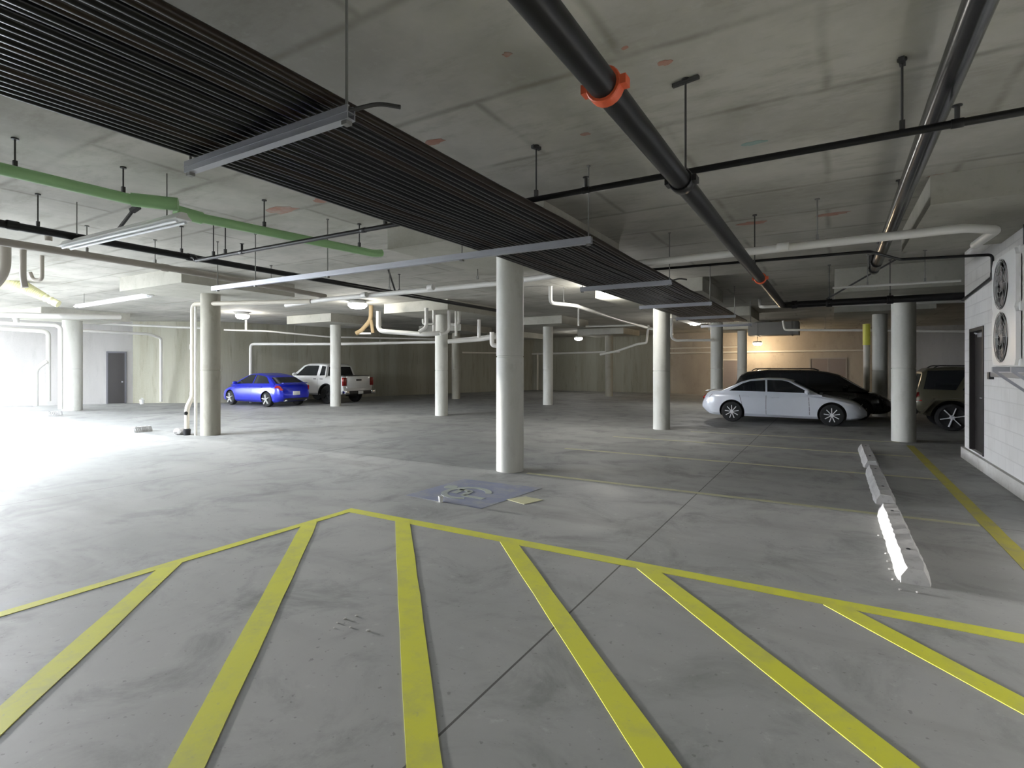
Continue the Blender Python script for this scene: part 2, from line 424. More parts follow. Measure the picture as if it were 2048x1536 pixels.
# ------------------------------------------------------------------ columns and drop panels
cols = [  # x, y, radius, label
    ((421, 872), .225, 'stained concrete column beside the white pipe that drops to a black foot'),
    ((1020, 946), .225, 'large round concrete column in the middle, bright down its left edge'),
    ((1323, 860), .225, 'pale round concrete column just left of the silver sedan'),
    ((1807, 885), .235, 'round concrete column between the silver sedan and the olive vehicle'),
    ((883, 832), .225, 'round concrete column under the tangle of white pipes'),
    ((671, 813), .225, 'slim pale column in front of the white pickup truck'),
    ((145, 822), .32, 'sunlit round concrete column by the grey door on the left'),
    ((1096, 810), .225, 'bluish grey column just right of the large middle column'),
    ((1218, 793), .225, 'most distant slim column standing alone before the dark back wall'),
    ((912, 798), .225, 'shadowed olive column half behind the column under the white pipes'),
]
colpos = []
for (px, py), r, lab in cols:
    d = F * EYE / (py - HY) + r
    q = A(px, HY, d); colpos.append((q.x, q.y, r, lab))
colpos += [(-3.85, 22.05, .225, 'pale green-grey column rising behind the rear of the silver sedan'),
           (-3.9, 29.3, .225, 'dark grey column behind the black minivan, next to the warm lamp'),
           (1.42, 22.5, .225, 'shaded column behind the hood of the black minivan')]
for x, y, r, lab in colpos:
    c = empty('concrete_column', (x, y, 0)); tag(c, lab, 'column', 'round concrete columns', 'thing')
    bm = bmesh.new()
    zj = 1.87 if lab == cols[1][2] else 1.62 + random.uniform(-.05, .1)
    lathe(bm, [(r, 0), (r, zj - .013), (r - .012, zj - .008), (r - .012, zj + .008), (r, zj + .013), (r, (3.33 if lab == cols[3][2] else ZP))], 40)
    obj('shaft', bm, M['column_shaded'] if lab.startswith(('stained', 'shadowed', 'most distant')) else M['column'], c, True)  # some columns take the darker copy, shade included in its colour
panels = [(x, y) for x, y, r, l in colpos] + [(1.42 + 7, 15.2), (2.40, 9.05), (-17.6, 30.2)]
for i, (x, y) in enumerate(panels):
    bm = bmesh.new(); hx, hy = 1.36, 1.42
    if (x, y) == (2.40, 9.05): hx, hy = 1.45, 1.45
    x1 = min(x + hx, RX + .1) if (y < RY and x < 4) else x + hx
    box(bm, x - hx, x1, y - hy, y + hy, 3.33 if i == 3 else ZP, ZC)
    tag(obj('drop_panel_%d' % (i + 1), bm, M['panel']), kind='structure')  # concrete drop panel under the slab

# layout spray marks on the slab soffit
def blob(px, py, w, h, mat):
    c = P(px, py, ZC); bm = bmesh.new(); n = 14
    poly = []
    for k in range(n):
        t = 2 * PI * k / n; q = 0.65 + 0.5 * random.random()
        poly.append((c.x + w * q * math.cos(t), c.y + h * q * math.sin(t)))
    prism(bm, poly, ZC - .003, ZC + .002)
    obj('spray_mark', bm, mat, ceiling)
for px, py, w, h in ((1015, 108, .035, .03), (866, 284, .14, .06), (1505, 446, .22, .10), (1665, 428, .22, .09), (2005, 372, .25, .1), (565, 420, .3, .14),
                     (1170, 268, .05, .04), (1330, 125, .05, .04), (640, 402, .12, .1), (1250, 95, .03, .02), (1880, 350, .10, .05)):
    blob(px, py, w, h, M['mark_red'])
blob(1510, 285, .12, .05, M['mark_teal'])

# ------------------------------------------------------------------ paint on the floor (parts of the floor)
def strip(name, pts, w, mat, z=.003):
    bm = bmesh.new()
    a, b = Vector((*pts[0], 0)), Vector((*pts[1], 0)); d = (b - a).normalized(); n = Vector((-d.y, d.x, 0)) * w / 2
    N = max(2, int((b - a).length / .4)); L = []
    for i in range(N + 1):
        p = a.lerp(b, i / N); j = random.uniform(-.006, .006)
        L.append((p + n * (1 + j * 10), p - n * (1 + j * 8)))
    top = [(bm.verts.new((l.x, l.y, z)), bm.verts.new((r.x, r.y, z))) for l, r in L]
    bot = [(bm.verts.new((l.x, l.y, z - .004)), bm.verts.new((r.x, r.y, z - .004))) for l, r in L]
    for i in range(N):
        bm.faces.new((top[i][0], top[i][1], top[i + 1][1], top[i + 1][0]))
        bm.faces.new((top[i][0], top[i + 1][0], bot[i + 1][0], bot[i][0])); bm.faces.new((top[i][1], bot[i][1], bot[i + 1][1], top[i + 1][1]))
    return obj(name, bm, mat, floor)
strip('aisle_border_line', ((-4.97, 4.52), (2.05, 4.53)), .14, M['yellow'])['label'] = 'yellow border line along the far side of the hatched aisle'
strip('aisle_border_line', ((-4.91, 4.45), (-4.91, -2.0)), .10, M['yellow'])['label'] = 'yellow border line along the left side of the hatched aisle'
for k in range(8):                              # slanting hatch stripes, 1.36 m apart along the border
    xk = -6.80 + 1.36 * k                       # where each stripe would meet the far border
    a = (max(-4.9, xk), 4.5 - (max(-4.9, xk) - xk) * 1.05)
    xe = min(2.05, xk + 5.0); b_ = (xe, 4.5 - (xe - xk) * 1.05)
    strip('hatch_stripe', (a, b_), .155, M['yellow'], .0035)
strip('stall_line', ((-4.2, 7.55), (1.36, 7.52)), .09, M['yellow_faded'])
strip('stall_line', ((-4.8, 10.25), (1.36, 10.28)), .09, M['yellow_faded'])
strip('stall_line', ((-3.2, 14.6), (1.3, 14.95)), .09, M['yellow_faded'])
strip('stall_line', ((-4.6, 12.6), (1.3, 12.65)), .09, M['yellow_faded'])
strip('walkway_line', ((1.45, 14.4), (1.45, 4.4)), .14, M['yellow_dull'])['label'] = 'dull ochre line between the wheel stops and the block wall'
# faded wheelchair emblem on its blue square
bm = bmesh.new(); prism(bm, [(-4.86, 5.42), (-3.62, 5.36), (-3.50, 6.72), (-4.80, 6.66)], -.001, .002)
sq = obj('accessible_emblem', bm, M['blue_faded'], floor); sq['label'] = 'faded blue square with a pale wheelchair emblem'
bm = bmesh.new()
cx, cy = -4.22, 6.0
def arc(cx, cy, r, a0, a1, w, n=22):
    o = [(cx + (r + w / 2) * math.cos(a0 + (a1 - a0) * i / n), cy + (r + w / 2) * math.sin(a0 + (a1 - a0) * i / n)) for i in range(n + 1)]
    q = [(cx + (r - w / 2) * math.cos(a0 + (a1 - a0) * i / n), cy + (r - w / 2) * math.sin(a0 + (a1 - a0) * i / n)) for i in range(n + 1)]
    for i in range(n): prism(bm, [o[i], o[i + 1], q[i + 1], q[i]], .001, .004)
arc(cx - .02, cy - .06, .30, math.radians(20), math.radians(300), .085)
arc(cx - .42, cy + .12, .05, 0, 2 * PI, .1, 12)
for a, b in (((-.32, .10), (-.02, .04)), ((-.02, .04), (.02, -.20)), ((.02, -.20), (.36, -.22)), ((-.18, .08), (-.16, -.16))):
    a, b = Vector((cx + a[0], cy + a[1], 0)), Vector((cx + b[0], cy + b[1], 0)); d = (b - a).normalized(); n = Vector((-d.y, d.x, 0)) * .045
    prism(bm, [(p.x, p.y) for p in (a - n, b - n, b + n, a + n)], .001, .0042)
sym = obj('wheelchair_symbol', bm, M['white_faded'], sq)
bm = bmesh.new(); q1 = P(1050, 1000, 0); prism(bm, [(q1.x - .22, q1.y - .10), (q1.x + .1, q1.y - .2), (q1.x + .2, q1.y + .12), (q1.x - .08, q1.y + .16)], -.001, .0038)
obj('paint_patch', bm, M['yellow_faded'], floor)

# ------------------------------------------------------------------ wheel stops
def wheel_stop(c, L, lab, mat=None):
    t = empty('wheel_stop', (c[0], c[1], 0)); tag(t, lab, 'wheel stop', 'concrete wheel stops')
    prof = [(-.115, 0), (-.105, .06), (-.06, .145), (.06, .145), (.105, .06), (.115, 0)]
    bm = bmesh.new(); N = 26; rings = []
    for i in range(N + 1):
        y = -L / 2 + L * i / N; e = min(i, N - i); sc = (.86 if e == 0 else .97 if e == 1 else 1.0)
        rings.append([bm.verts.new((x * sc + random.uniform(-.006, .006), y, max(0, z * sc + (random.uniform(-.006, .004) if z > 0 else 0)))) for x, z in prof])
    for a, b in zip(rings, rings[1:]):
        for k in range(6): bm.faces.new((a[k], a[(k + 1) % 6], b[(k + 1) % 6], b[k]))
    bm.faces.new(rings[0][::-1]); bm.faces.new(rings[-1])
    obj('block', bm, mat or M['stop'], t)
    for s in (-1, 1):
        bm = bmesh.new(); lathe(bm, [(.016, .13), (.018, .1465), (.010, .152), (0, .152)], 12, 'z', (0, s * L * .3, 0))
        obj('anchor_pin', bm, M['dark_metal'], t, True)
    return t
wheel_stop((.56, 6.40), 2.36, 'nearest wheel stop, chipped, with a bright white side')
wheel_stop((.57, 9.22), 2.34, 'middle grey wheel stop of the three in a row on the right')
wheel_stop((.57, 12.0), 2.30, 'farthest wheel stop of the three, nearest the column by the sedan')
q = P(268, 866, 0); wheel_stop((q.x - .1, q.y + .22), .44, 'lone wheel stop end on the bright floor left of the stained column')
q = P(92, 832, 0); wheel_stop((q.x, q.y + .22), .44, 'small distant wheel stop end in the glare beside the sunlit column')
# concrete crumbs by the nearest stop
crumb_pts = [(1765, 1060, .020), (1758, 1072, .014), (1770, 1078, .017), (1772, 1108, .015), (1776, 1124, .018), (1780, 1140, .02), (1786, 1160, .016), (1800, 1180, .014), (1835, 1186, .016)]
for px, py, r in crumb_pts:
    bm = bmesh.new(); bmesh.ops.create_icosphere(bm, subdivisions=1, radius=r)
    for v in bm.verts: v.co *= random.uniform(.7, 1.15); v.co.z *= .6
    q = P(px, py, 0); o = obj('concrete_crumb', bm, M['rubble'], loc=(q.x, q.y, r * .45)); tag(o, 'small concrete crumb chipped off beside the nearest wheel stop', 'crumb', 'crumbs by the wheel stop')
for px, py, r in ((690, 1238, .012), (675, 1246, .01), (700, 1255, .009), (735, 1262, .014), (668, 1256, .008), (712, 1232, .01)):
    bm = bmesh.new(); bmesh.ops.create_icosphere(bm, subdivisions=1, radius=r)
    for v in bm.verts: v.co *= random.uniform(.7, 1.2); v.co.z *= .3
    q = P(px, py, 0); o = obj('pale_grit', bm, M['curb'], loc=(q.x, q.y, r * .28)); tag(o, 'pale grit speck scattered between the hatch stripes', 'grit', 'grit between the hatch stripes')
# crumpled cup on the emblem
q = P(882, 1004, 0)
cup = empty('paper_cup', (q.x, q.y, 0), .6); tag(cup, 'small white paper cup standing on the blue emblem', 'cup')
bm = bmesh.new(); lathe(bm, [(.024, 0), (.033, .070), (.031, .070), (.022, .006), (0, .006)], 20)
obj('cup_wall', bm, M['paper'], cup, True)
bm = bmesh.new(); lathe(bm, [(.033, .069), (.035, .072), (.033, .075), (.031, .072), (.033, .069)], 20); obj('rim', bm, M['paper'], cup, True)

# ------------------------------------------------------------------ pipes
def hanger(parent, p, r, dark=True, ztop=ZC):
    """threaded rod with flange and a clevis ring round the pipe"""
    p = Vector(p); bm = bmesh.new()
    tube(bm, [(p.x, p.y, p.z + r), (p.x, p.y, ztop)], .008, 8)
    lathe(bm, [(.03, ztop - .014), (.03, ztop)], 14, 'z', (p.x, p.y, 0))
    box(bm, p.x - .016, p.x + .016, p.y - .016, p.y + .016, p.z + r, p.z + r + .06)
    return obj('hanger_rod', bm, M['darkrod'] if dark else M['rod'], parent, True)
def ring(parent, p, d, r, w, mat, name='coupling', lugs=False):
    p, d = Vector(p), Vector(d).normalized(); bm = bmesh.new()
    tube(bm, [p - d * w / 2, p - d * w * .42, p + d * w * .42, p + d * w / 2], lambda t: r if .1 < t < .9 else r * .94, 20)
    if lugs:
        s, u = frame_of(d)
        for k in (-1, 1): bar(bm, p + s * k * (r + .008) - u * .022, p + s * k * (r + .008) + u * .022, w * .9, .035)
    return obj(name, bm, mat, parent, True)
def pipe(name, pts, r, mat, label, cat='pipe', bend=0.0, rods=(), rings=(), dark=True, ringmat=None, ringw=.12, group=None):
    t = empty(name, tuple(pts[0])); tag(t, label, cat, group)
    inv = Vector(pts[0])
    L = [Vector(p) - inv for p in pts]
    bm = bmesh.new(); tube(bm, L, r, 18, bend)
    obj('pipe_run', bm, mat, t, True)
    for q in rods:
        o = hanger(t, Vector(q) - inv, r, dark, ZC - inv.z)
    for (q, d) in rings: ring(t, Vector(q) - inv, d, r * 1.18, ringw, ringmat or mat)
    return t
V = Vector
# the heavy black sprinkler main
zm = 3.05
main = pipe('sprinkler_main', [(-.94, -3, zm), (-.94, 13.16, zm), (6.5, 13.16, zm)], .07, M['black_pipe'],
            'thick black sprinkler main with red couplings crossing the ceiling', bend=.22,
            rods=[(-.94, 4.12, zm), (-.94, 8.3, zm), (-.05, 13.16, zm), (1.0, 13.16, zm)])
off = V((-.94, -3, zm))
for y, m in ((2.46, 'red'), (9.0, 'red')):
    o = ring(main, V((-.94, y, zm)) - off, (0, 1, 0), .088, .07, M[m], lugs=True); o['label'] = 'orange red grooved coupling'
for p, d in (((-.94, 4.0, zm), (0, 1, 0)), ((-.05, 13.16, zm), (1, 0, 0)), ((-.70, 13.16, zm), (1, 0, 0)), ((1.0, 13.16, zm), (1, 0, 0))):
    ring(main, V(p) - off, d, .086, .11, M['black_pipe'], lugs=True)
bm = bmesh.new(); bar(bm, V((-.1, 13.14, zm + .08)) - off, V((1.1, 13.0, ZC - .02)) - off, .03, .03); obj('sway_brace', bm, M['darkrod'], main)
# branch line across
zc_ = 3.33
cr = pipe('branch_line', [(-8.36, 4.62, zc_), (RX + .05, 4.62, zc_)], .027, M['black_pipe'], 'thin black branch line running across the ceiling below the big pipes',
     rods=[(-2.47, 4.62, zc_), (.42, 4.62, zc_), (-4.45, 4.62, zc_), (-7.6, 4.62, zc_), (-7.9, 4.62, zc_)],
     rings=[((x, 4.62, zc_), (1, 0, 0)) for x in (-7.2, -4.8, -1.95, .72)], ringw=.07)
o0 = V((-8.36, 4.62, zc_))
for x in (-7.2, -1.95, .72):
    bm = bmesh.new(); tube(bm, [V((x, 4.62, zc_)) - o0, V((x, 4.62, zc_ + .11)) - o0], .016, 10); lathe(bm, [(.0, zc_ + .11 - o0.z), (.03, zc_ + .115 - o0.z), (.03, zc_ + .12 - o0.z), (0, zc_ + .125 - o0.z)], 14, 'z', (x - o0.x, 0, 0))
    obj('sprinkler_head', bm, M['darkrod'], cr, True)
for x, rz in ((.42, 1.4), (-2.47, 1.2)):
    bm = bmesh.new(); a = V((math.cos(rz) * .05, math.sin(rz) * .05, 0)); c = V((x, 4.62, ZC - .02)) - o0; bar(bm, c - a, c + a, .035, .03)
    obj('ceiling_plate', bm, M['darkrod'], cr)
bm = bmesh.new(); c = V((-.94, 4.12, ZC - .02)) - off; a = V((.10, -.02, 0)); bar(bm, c - a, c + a, .03, .025); obj('ceiling_plate', bm, M['darkrod'], main)
# cast iron drain on the right
zr = 3.535
rp = pipe('drain_pipe', [(.60, -3, zr), (.69, 12.45, zr), (.69, 12.45, ZC)], .078, M['dark_iron'], 'thick shiny dark grey drain pipe along the right of the ceiling', bend=.14,
     rings=[((.607 + .0055 * y, y, zr), (0, 1, 0)) for y in (11.4, 12.1)], ringw=.09, rods=[(.63, 3.2, zr), (.66, 7.6, zr), (.685, 11.2, zr)])
# white drain crossing behind the middle column
zw = 3.28
wa, wb = P(1280, 527, zw), P(640, 600, zw)
pipe('white_drain_pipe', [P(1950, 490, zw), P(1994, 459, zw), P(1930, 456, zw), wa, P(1000, 566, zw), wb, P(572, 611, zw)], .052, M['white_pipe'], 'long white drain pipe passing behind the middle column and the pipe bank',
     bend=.1, rings=[(wa.lerp(wb, t_), wa - wb) for t_ in (-.25, .05, .33, .55, .8)], ringw=.14, rods=[wa.lerp(wb, t_) for t_ in (-.3, .4, .7)], dark=False)
# black conduit into the block wall
pipe('black_conduit', [P(1270, 542, 3.40), P(1740, 503, 3.40), P(1800, 519, 3.40), (RX - .03, 10.85, 3.42), (RX - .03, 10.85, 3.08), (RX - .03, 13.03, 2.96)], .022, M['black_pipe'],
     'thin black conduit dropping down the white block wall', bend=.06, rings=[((RX - .03, 10.85, 3.1), (0, 0, 1))], ringw=.1)
# green sewer pipe
zg = 3.52
g0, g1 = P(275, 402, zg), P(356, 409, zg); g2, g3 = P(362, 428, zg - .07), P(748, 507, zg - .07)
g = pipe('green_drain_pipe', [(-6.62, -2, zg), g0, g1], .058, M['green'], 'pale green plastic drain pipe hung left of the pipe bank',
     bend=.1, rods=[(-6.60, 1.97, zg), (-6.555, 2.85, zg), g2.lerp(g3, .36) + V((0, 0, 0)), g2.lerp(g3, .9)])
og = V((-6.62, -2, zg))
bm = bmesh.new(); tube(bm, [g2 - og, g3 - og, g3 - og + V((.02, .14, .03))], .056, 18, .1); obj('lower_pipe_run', bm, M['green'], g, True)
bm = bmesh.new(); tube(bm, [g0 - og - V((0, .06, 0)), g1 - og], .073, 18); obj('offset_fitting', bm, M['green'], g, True)
bm = bmesh.new(); d_ = (g3 - g2).normalized(); tube(bm, [g2 - og - d_ * .06 + V((0, 0, .02)), g2 - og + d_ * .22], .072, 18); obj('lower_fitting', bm, M['green'], g, True)
# dark sprinkler line left
zd = 3.40
dl = pipe('dark_sprinkler_pipe', [(-8.37, -1, zd), (-8.55, 4.86, zd), (-8.69, 14.6, zd)], .048, M['black_pipe'], 'black sprinkler pipe running away on the left beyond the green pipe',
     rods=[(-8.48, 2.75, zd), (-8.54, 4.5, zd), (-8.62, 9.4, zd)], rings=[((-8.42, .75, zd), (0, 1, 0)), ((-8.46, 2.5, zd), (0, 1, 0)), ((-8.545, 4.64, zd), (0, 1, 0)), ((-8.62, 9.1, zd), (0, 1, 0))])
o0 = V((-8.37, -1, zd))
def BA(x, y, z): return V((x, y, z)) - o0
bm = bmesh.new(); a, b = BA(-8.52, 3.55, zd + .05), BA(-8.02, 3.62, ZC - .03); bar(bm, a, b, .03, .03); bar(bm, b - V((.05, .01, .03)), b + V((.06, .02, .02)), .07, .05); bar(bm, a - V((.05, 0, .03)), a + V((.05, 0, .03)), .06, .05)
obj('sway_brace', bm, M['darkrod'], dl)
bm = bmesh.new(); bar(bm, BA(-8.63, 9.3, zd), BA(-8.30, 8.7, ZC - .01), .03, .03); obj('sway_brace', bm, M['darkrod'], dl)
bm = bmesh.new(); tube(bm, [BA(-8.54, 4.62, zd), BA(-8.42, 4.62, zd), BA(-8.36, 4.62, 3.33)], .032, 12, .04); obj('tee_drop', bm, M['black_pipe'], dl, True)
# beige grey pipe left
zb = 3.40
pipe('beige_pipe', [(-9.6, 1.0, zb), (-9.83, 5.15, zb), (-10.48, 8.85, zb)], .055, M['grey_pipe'], 'beige grey pipe crossing in front of the dark drop panel on the left', bend=.3,
     rods=[(-9.75, 3.75, zb), (-9.83, 4.75, zb), (-10.2, 7.2, zb)], rings=[((-9.83, 4.9, zb), (0, 1, 0))], dark=False)
# white pipe at the stained column, with wye and black cleanout foot
ax_, ay_ = colpos[0][0], colpos[0][1]
pv = V((-13.72, 7.50, 0))
t = pipe('white_riser_pipe', [P(622, 602.5, zw), (pv.x, pv.y, 3.27), (pv.x, pv.y, .95), (pv.x - .13, pv.y - .07, .70), (pv.x - .13, pv.y - .07, .12)], .055, M['cream_pipe'], 'cream riser pipe kinking at the foot of the stained column', bend=.14,
         rings=[((pv.x, pv.y, 2.2), (0, 0, 1)), ((pv.x, pv.y, 1.0), (0, 0, 1))], dark=False)
o0 = P(622, 602.5, zw)
bm = bmesh.new(); lathe(bm, [(.075, 0), (.085, .14), (.06, .16)], 18, 'z', tuple(V((pv.x - .13, pv.y - .07, 0)) - o0)); ob = obj('black_foot', bm, M['tyre'], t, True); ob['label'] = 'black rubber foot'
bm = bmesh.new(); lathe(bm, [(.045, 0), (.045, .035), (0, .035)], 16, 'x', tuple(V((pv.x - .10, pv.y - .125, .55)) - o0)); obj('cleanout_cap', bm, M['tyre'], t, True)
p2 = V((pv.x + .13, pv.y + .0, 0))
pipe('white_standpipe', [(p2.x, p2.y, 0), (p2.x, p2.y, 1.0), (p2.x, p2.y, 3.2)], .03, M['white_pipe'], 'thin white standpipe strapped to the stained column', rings=[((p2.x, p2.y, .5), (0, 0, 1))], ringw=.95, dark=False)
bm = bmesh.new(); bmesh.ops.create_icosphere(bm, subdivisions=2, radius=.16)
for v in bm.verts: v.co *= random.uniform(.85, 1.1); v.co.z *= .6
q = P(361, 869, 0); tag(obj('rubble_lump', bm, M['rubble'], loc=(q.x, q.y, .08)), 'grey rubble lump on the floor by the cream riser pipe', 'rubble')

# pipe bank: refrigerant lines on strut trapezes
bank = empty('pipe_bank', (-3.02, 0, 3.1)); tag(bank, 'wide flat bank of parallel black pipes hung under the ceiling on strut hangers', 'pipe bank')
NB = 24; bx0, bx1 = -3.73, -2.31
for i in range(NB):
    x = bx0 + (bx1 - bx0) * i / (NB - 1)
    pts = []
    y = -3.0; ph = random.uniform(0, 6)
    while y <= 19.4:
        sag = .012 * math.sin((y - 2.03) / 3.33 * PI) ** 2
        pts.append(V((x + .02 + .006 * math.sin(y * .9 + ph) + random.uniform(-.003, .003) + 3.0, y, .052 - sag + random.uniform(-.004, .006))))
        y += 1.12
    bm = bmesh.new(); tube(bm, pts, .026 + random.uniform(-.002, .003), 10)
    m = M['bank_brown'] if i in (22, 23) or random.random() < .12 else M['bank_pipe']
    obj('bank_pipe', bm, m, bank, 'all')
def channel(bm, xa, xb, y, z, w=.055, h=.075):
    t = .006
    box(bm, xa, xb, y - w / 2, y + w / 2, z, z + t)
    box(bm, xa, xb, y - w / 2, y - w / 2 + t, z + t, z + h); box(bm, xa, xb, y + w / 2 - t, y + w / 2, z + t, z + h)
    box(bm, xa, xb, y - w / 2 + t, y - w / 2 + .015, z + h - t, z + h); box(bm, xa, xb, y + w / 2 - .015, y + w / 2 - t, z + h - t, z + h)
    box(bm, xa, xb, y - w / 2 - .004, y + w / 2 + .004, z + h * .47, z + h * .53)
for k in range(6):
    y = 2.03 + 3.335 * k
    xa = -9.2 if k == 1 else -3.77
    bm = bmesh.new(); channel(bm, xa + 3.02, -2.20 + 3.02, y, -.085)
    obj('strut', bm, M['galv'], bank)
    for x in ((-3.74, -2.235) if k != 1 else (-9.05, -8.0, -6.3, -3.9, -2.235)):
        bm = bmesh.new(); tube(bm, [(x + 3.02, y, -.10), (x + 3.02, y, ZC - 3.1)], .008, 8)
        box(bm, x + 3.0, x + 3.04, y - .02, y + .02, -.105, -.085); lathe(bm, [(.02, ZC - 3.115), (.02, ZC - 3.1)], 10, 'z', (x + 3.02, y, 0))
        obj('hanger_rod', bm, M['rod'], bank, True)
    if k in (0, 2):
        bm = bmesh.new(); tube(bm, [(-2.235 + 3.02, y, -.03), (-2.10 + 3.02, y + .10, .02), (-2.0 + 3.02, y + .16, .0)], .012, 8, .05); obj('strut_clamp', bm, M['darkrod'], bank, True)

# hanging fluorescent strips, unlit
def strip_light(a, b, lab):
    a, b = V(a), V(b); d = (b - a); L = d.length; t = empty('strip_light', tuple((a + b) / 2), math.atan2(d.y, d.x)); tag(t, lab, 'strip light', 'hanging strip lights')
    bm = bmesh.new()
    prof = [(-.03, .07), (.03, .07), (.05, .035), (.085, .005), (.085, -.005), (-.085, -.005), (-.085, .005), (-.05, .035)]
    v0 = [bm.verts.new((-L / 2, y, z)) for y, z in prof]; v1 = [bm.verts.new((L / 2, y, z)) for y, z in prof]
    n = len(prof); bm.faces.new(v0); bm.faces.new(v1[::-1])
    for i in range(n): bm.faces.new((v0[i], v0[(i + 1) % n], v1[(i + 1) % n], v1[i]))
    obj('housing', bm, M['white_metal'], t)
    for s in (-1, 1):
        bm = bmesh.new(); tube(bm, [(-L / 2 + .05, s * .045, -.025), (L / 2 - .05, s * .045, -.025)], .016, 10); obj('lamp_tube', bm, M['lens_clear'], t, True)
        bm = bmesh.new(); tube(bm, [(s * L * .38, 0, .07), (s * L * .38, 0, ZC - a.z)], .007, 8); obj('hanger_rod', bm, M['rod'], t, True)
    return t
strip_light(P(130, 494, 3.30), P(368, 438, 3.30), 'white hanging strip light ending under the green pipe')
strip_light((-19.4, 7.2, 3.50), (-14.7, 7.0, 3.50), 'bright white hanging strip light beside the sunlit column')

# lit ceiling lamps
LAMPS = []
def ceiling_lamp(px, py, z, lab, warm=False, power=60, drop=False, size=.27):
    q = P(px, py, z); t = empty('ceiling_lamp', (q.x, q.y, 0)); tag(t, lab, 'lamp', 'lit ceiling lamps')
    bm = bmesh.new(); lathe(bm, [(0, z + .14), (size * .75, z + .14), (size * .95, z + .06), (size * .95, z + .04), (0, z + .04)], 24); obj('lamp_housing', bm, M['white_metal'], t, True)
    bm = bmesh.new(); lathe(bm, [(size * .92, z + .04), (size * .92, z - .03), (size * .7, z - .10), (0, z - .13)], 24); obj('lamp_lens', bm, M['lamp_warm'] if warm else M['lamp'], t, True)
    bm = bmesh.new(); tube(bm, [(0, 0, z + .13), (0, 0, ZC)], .018 if drop else .05, 10); obj('lamp_stem', bm, M['white_metal'], t, True)
    l = bpy.data.lights.new('lamp_glow', 'POINT'); l.energy = power; l.shadow_soft_size = .12
    l.color = (1, .78, .52) if warm else (1.0, .97, .90)
    lo = bpy.data.objects.new('lamp_glow', l); COL.objects.link(lo); lo.parent = t; lo.location = (0, 0, z - .3)
    return q
ceiling_lamp(485, 632, 3.70, 'lit ceiling lamp above the blue car', power=110)
ceiling_lamp(715, 610, 3.70, 'brightest lit ceiling lamp above the white pickup truck', power=120, size=.32)
ceiling_lamp(1212, 580, 3.70, 'lit ceiling lamp half hidden beside the pipe bank', power=160, size=.19)
ceiling_lamp(1390, 645, 3.60, 'lit ceiling lamp below the far end of the pipe bank', power=150)
ceiling_lamp(1157, 677, 3.45, 'distant lit ceiling lamp right of the bluish grey column', power=45, drop=True)
q = A(1515, 687, 31.0); 
ceiling_lamp(1515, 687, q.z, 'warm lit lamp by the dark grey column at the tan wall', True, 200, True)

# ------------------------------------------------------------------ secondary pipework
W = M['white_pipe']
def run(name, pts, r, lab, mat=W, bend=.12, **k):
    return pipe(name, pts, r, mat, lab, bend=bend, dark=False, **k)
run('white_pipe', [A(1101, 572, 14.3), P(1101, 606, 3.40), P(1150, 611, 3.40), P(1235, 639, 3.40), P(1314, 661, 3.40), P(1345, 668, 3.40)], .05, 'white pipe dropping from the ceiling just right of the middle column', rods=[P(1127, 608.5, 3.40)])
run('white_pipe', [A(1519, 600, 15.9), P(1521, 614, 3.36), (1.30, 17.1, 3.36), (6, 18.2, 3.36)], .045, 'white pipe with a short upturned end above the silver sedan', rods=[(.2, 16.85, 3.36)])
run('white_pipe', [A(1566, 641, 24), A(1569, 660, 24), A(1783, 661, 22), A(1990, 664, 20)], .05, 'white pipe with an upturned end above the black minivan', rods=[A(1650, 661, 23.2)])
run('wall_conduit', [A(165, 661, 23.3), A(298, 668, 24.6), A(322, 676, 25.0), A(322, 803, 25.2)], .06, 'white conduit bending down the wall right of the grey door', mat=M['white_pipe'])
run('wall_conduit', [A(165, 645, 23.3), A(262, 650, 24), A(420, 657, 24.4)], .05, 'upper white conduit passing over the grey door', mat=M['white_pipe'])
run('white_pipe', [A(501, 806, 24.9), A(501, 688, 24.9), A(680, 688, 24.4), A(872, 684, 24), A(988, 672, 21)], .062, 'long white pipe turning down behind the blue car', bend=.2, rods=[A(590, 688, 24.6), A(760, 686, 24.3)])
run('lamp_conduit', [A(448, 660, 22.5), A(531, 662, 22.8), A(660, 674, 24.2), A(870, 678, 26)], .035, 'thin pale conduit beneath the lamp above the blue car')
run('lamp_conduit', [A(492, 640, 22.6), A(492, 660, 22.6)], .045, 'short vertical conduit under the lamp above the blue car', bend=0)
run('white_pipe', [V((*A(757, 628, 17.6).xy, ZP)), A(757, 662, 17.6), A(800, 665, 17.5), A(852, 669, 17.2), A(880, 666, 17.3)], .075, 'white drain pipe with an elbow left of the column under the pipes', bend=.2)
run('white_pipe', [A(853, 616, 17.1), A(853, 655, 17.1), A(838, 664, 17.1)], .06, 'tall white vertical pipe left of the column under the pipes', bend=.15)
run('white_pipe', [A(846, 638, 17.3), A(846, 648, 17.3), A(868, 648, 17.3), A(868, 637, 17.3)], .035, 'small white trap bend beside the column under the pipes', bend=.1)
run('white_pipe', [V((*A(868, 640, 17.35).xy, ZP)), A(868, 668, 17.35)], .05, 'short white vertical pipe touching the column under the pipes', bend=0)
run('white_pipe', [V((*A(898, 642, 17.4).xy, ZP)), A(898, 664, 17.4), A(880, 668, 17.2)], .05, 'white elbow pipe wrapping right round the column under the pipes', bend=.15)
run('white_pipe', [V((*A(912, 640, 17.6).xy, ZP)), A(912, 672, 17.6)], .04, 'white vertical pipe right of the column under the pipes', bend=0)
run('white_pipe', [A(900, 648, 17.7), A(918, 650, 17.7), V((*A(918, 640, 17.7).xy, ZP))], .045, 'small white hooked pipe right of the column under the pipes', bend=.12)
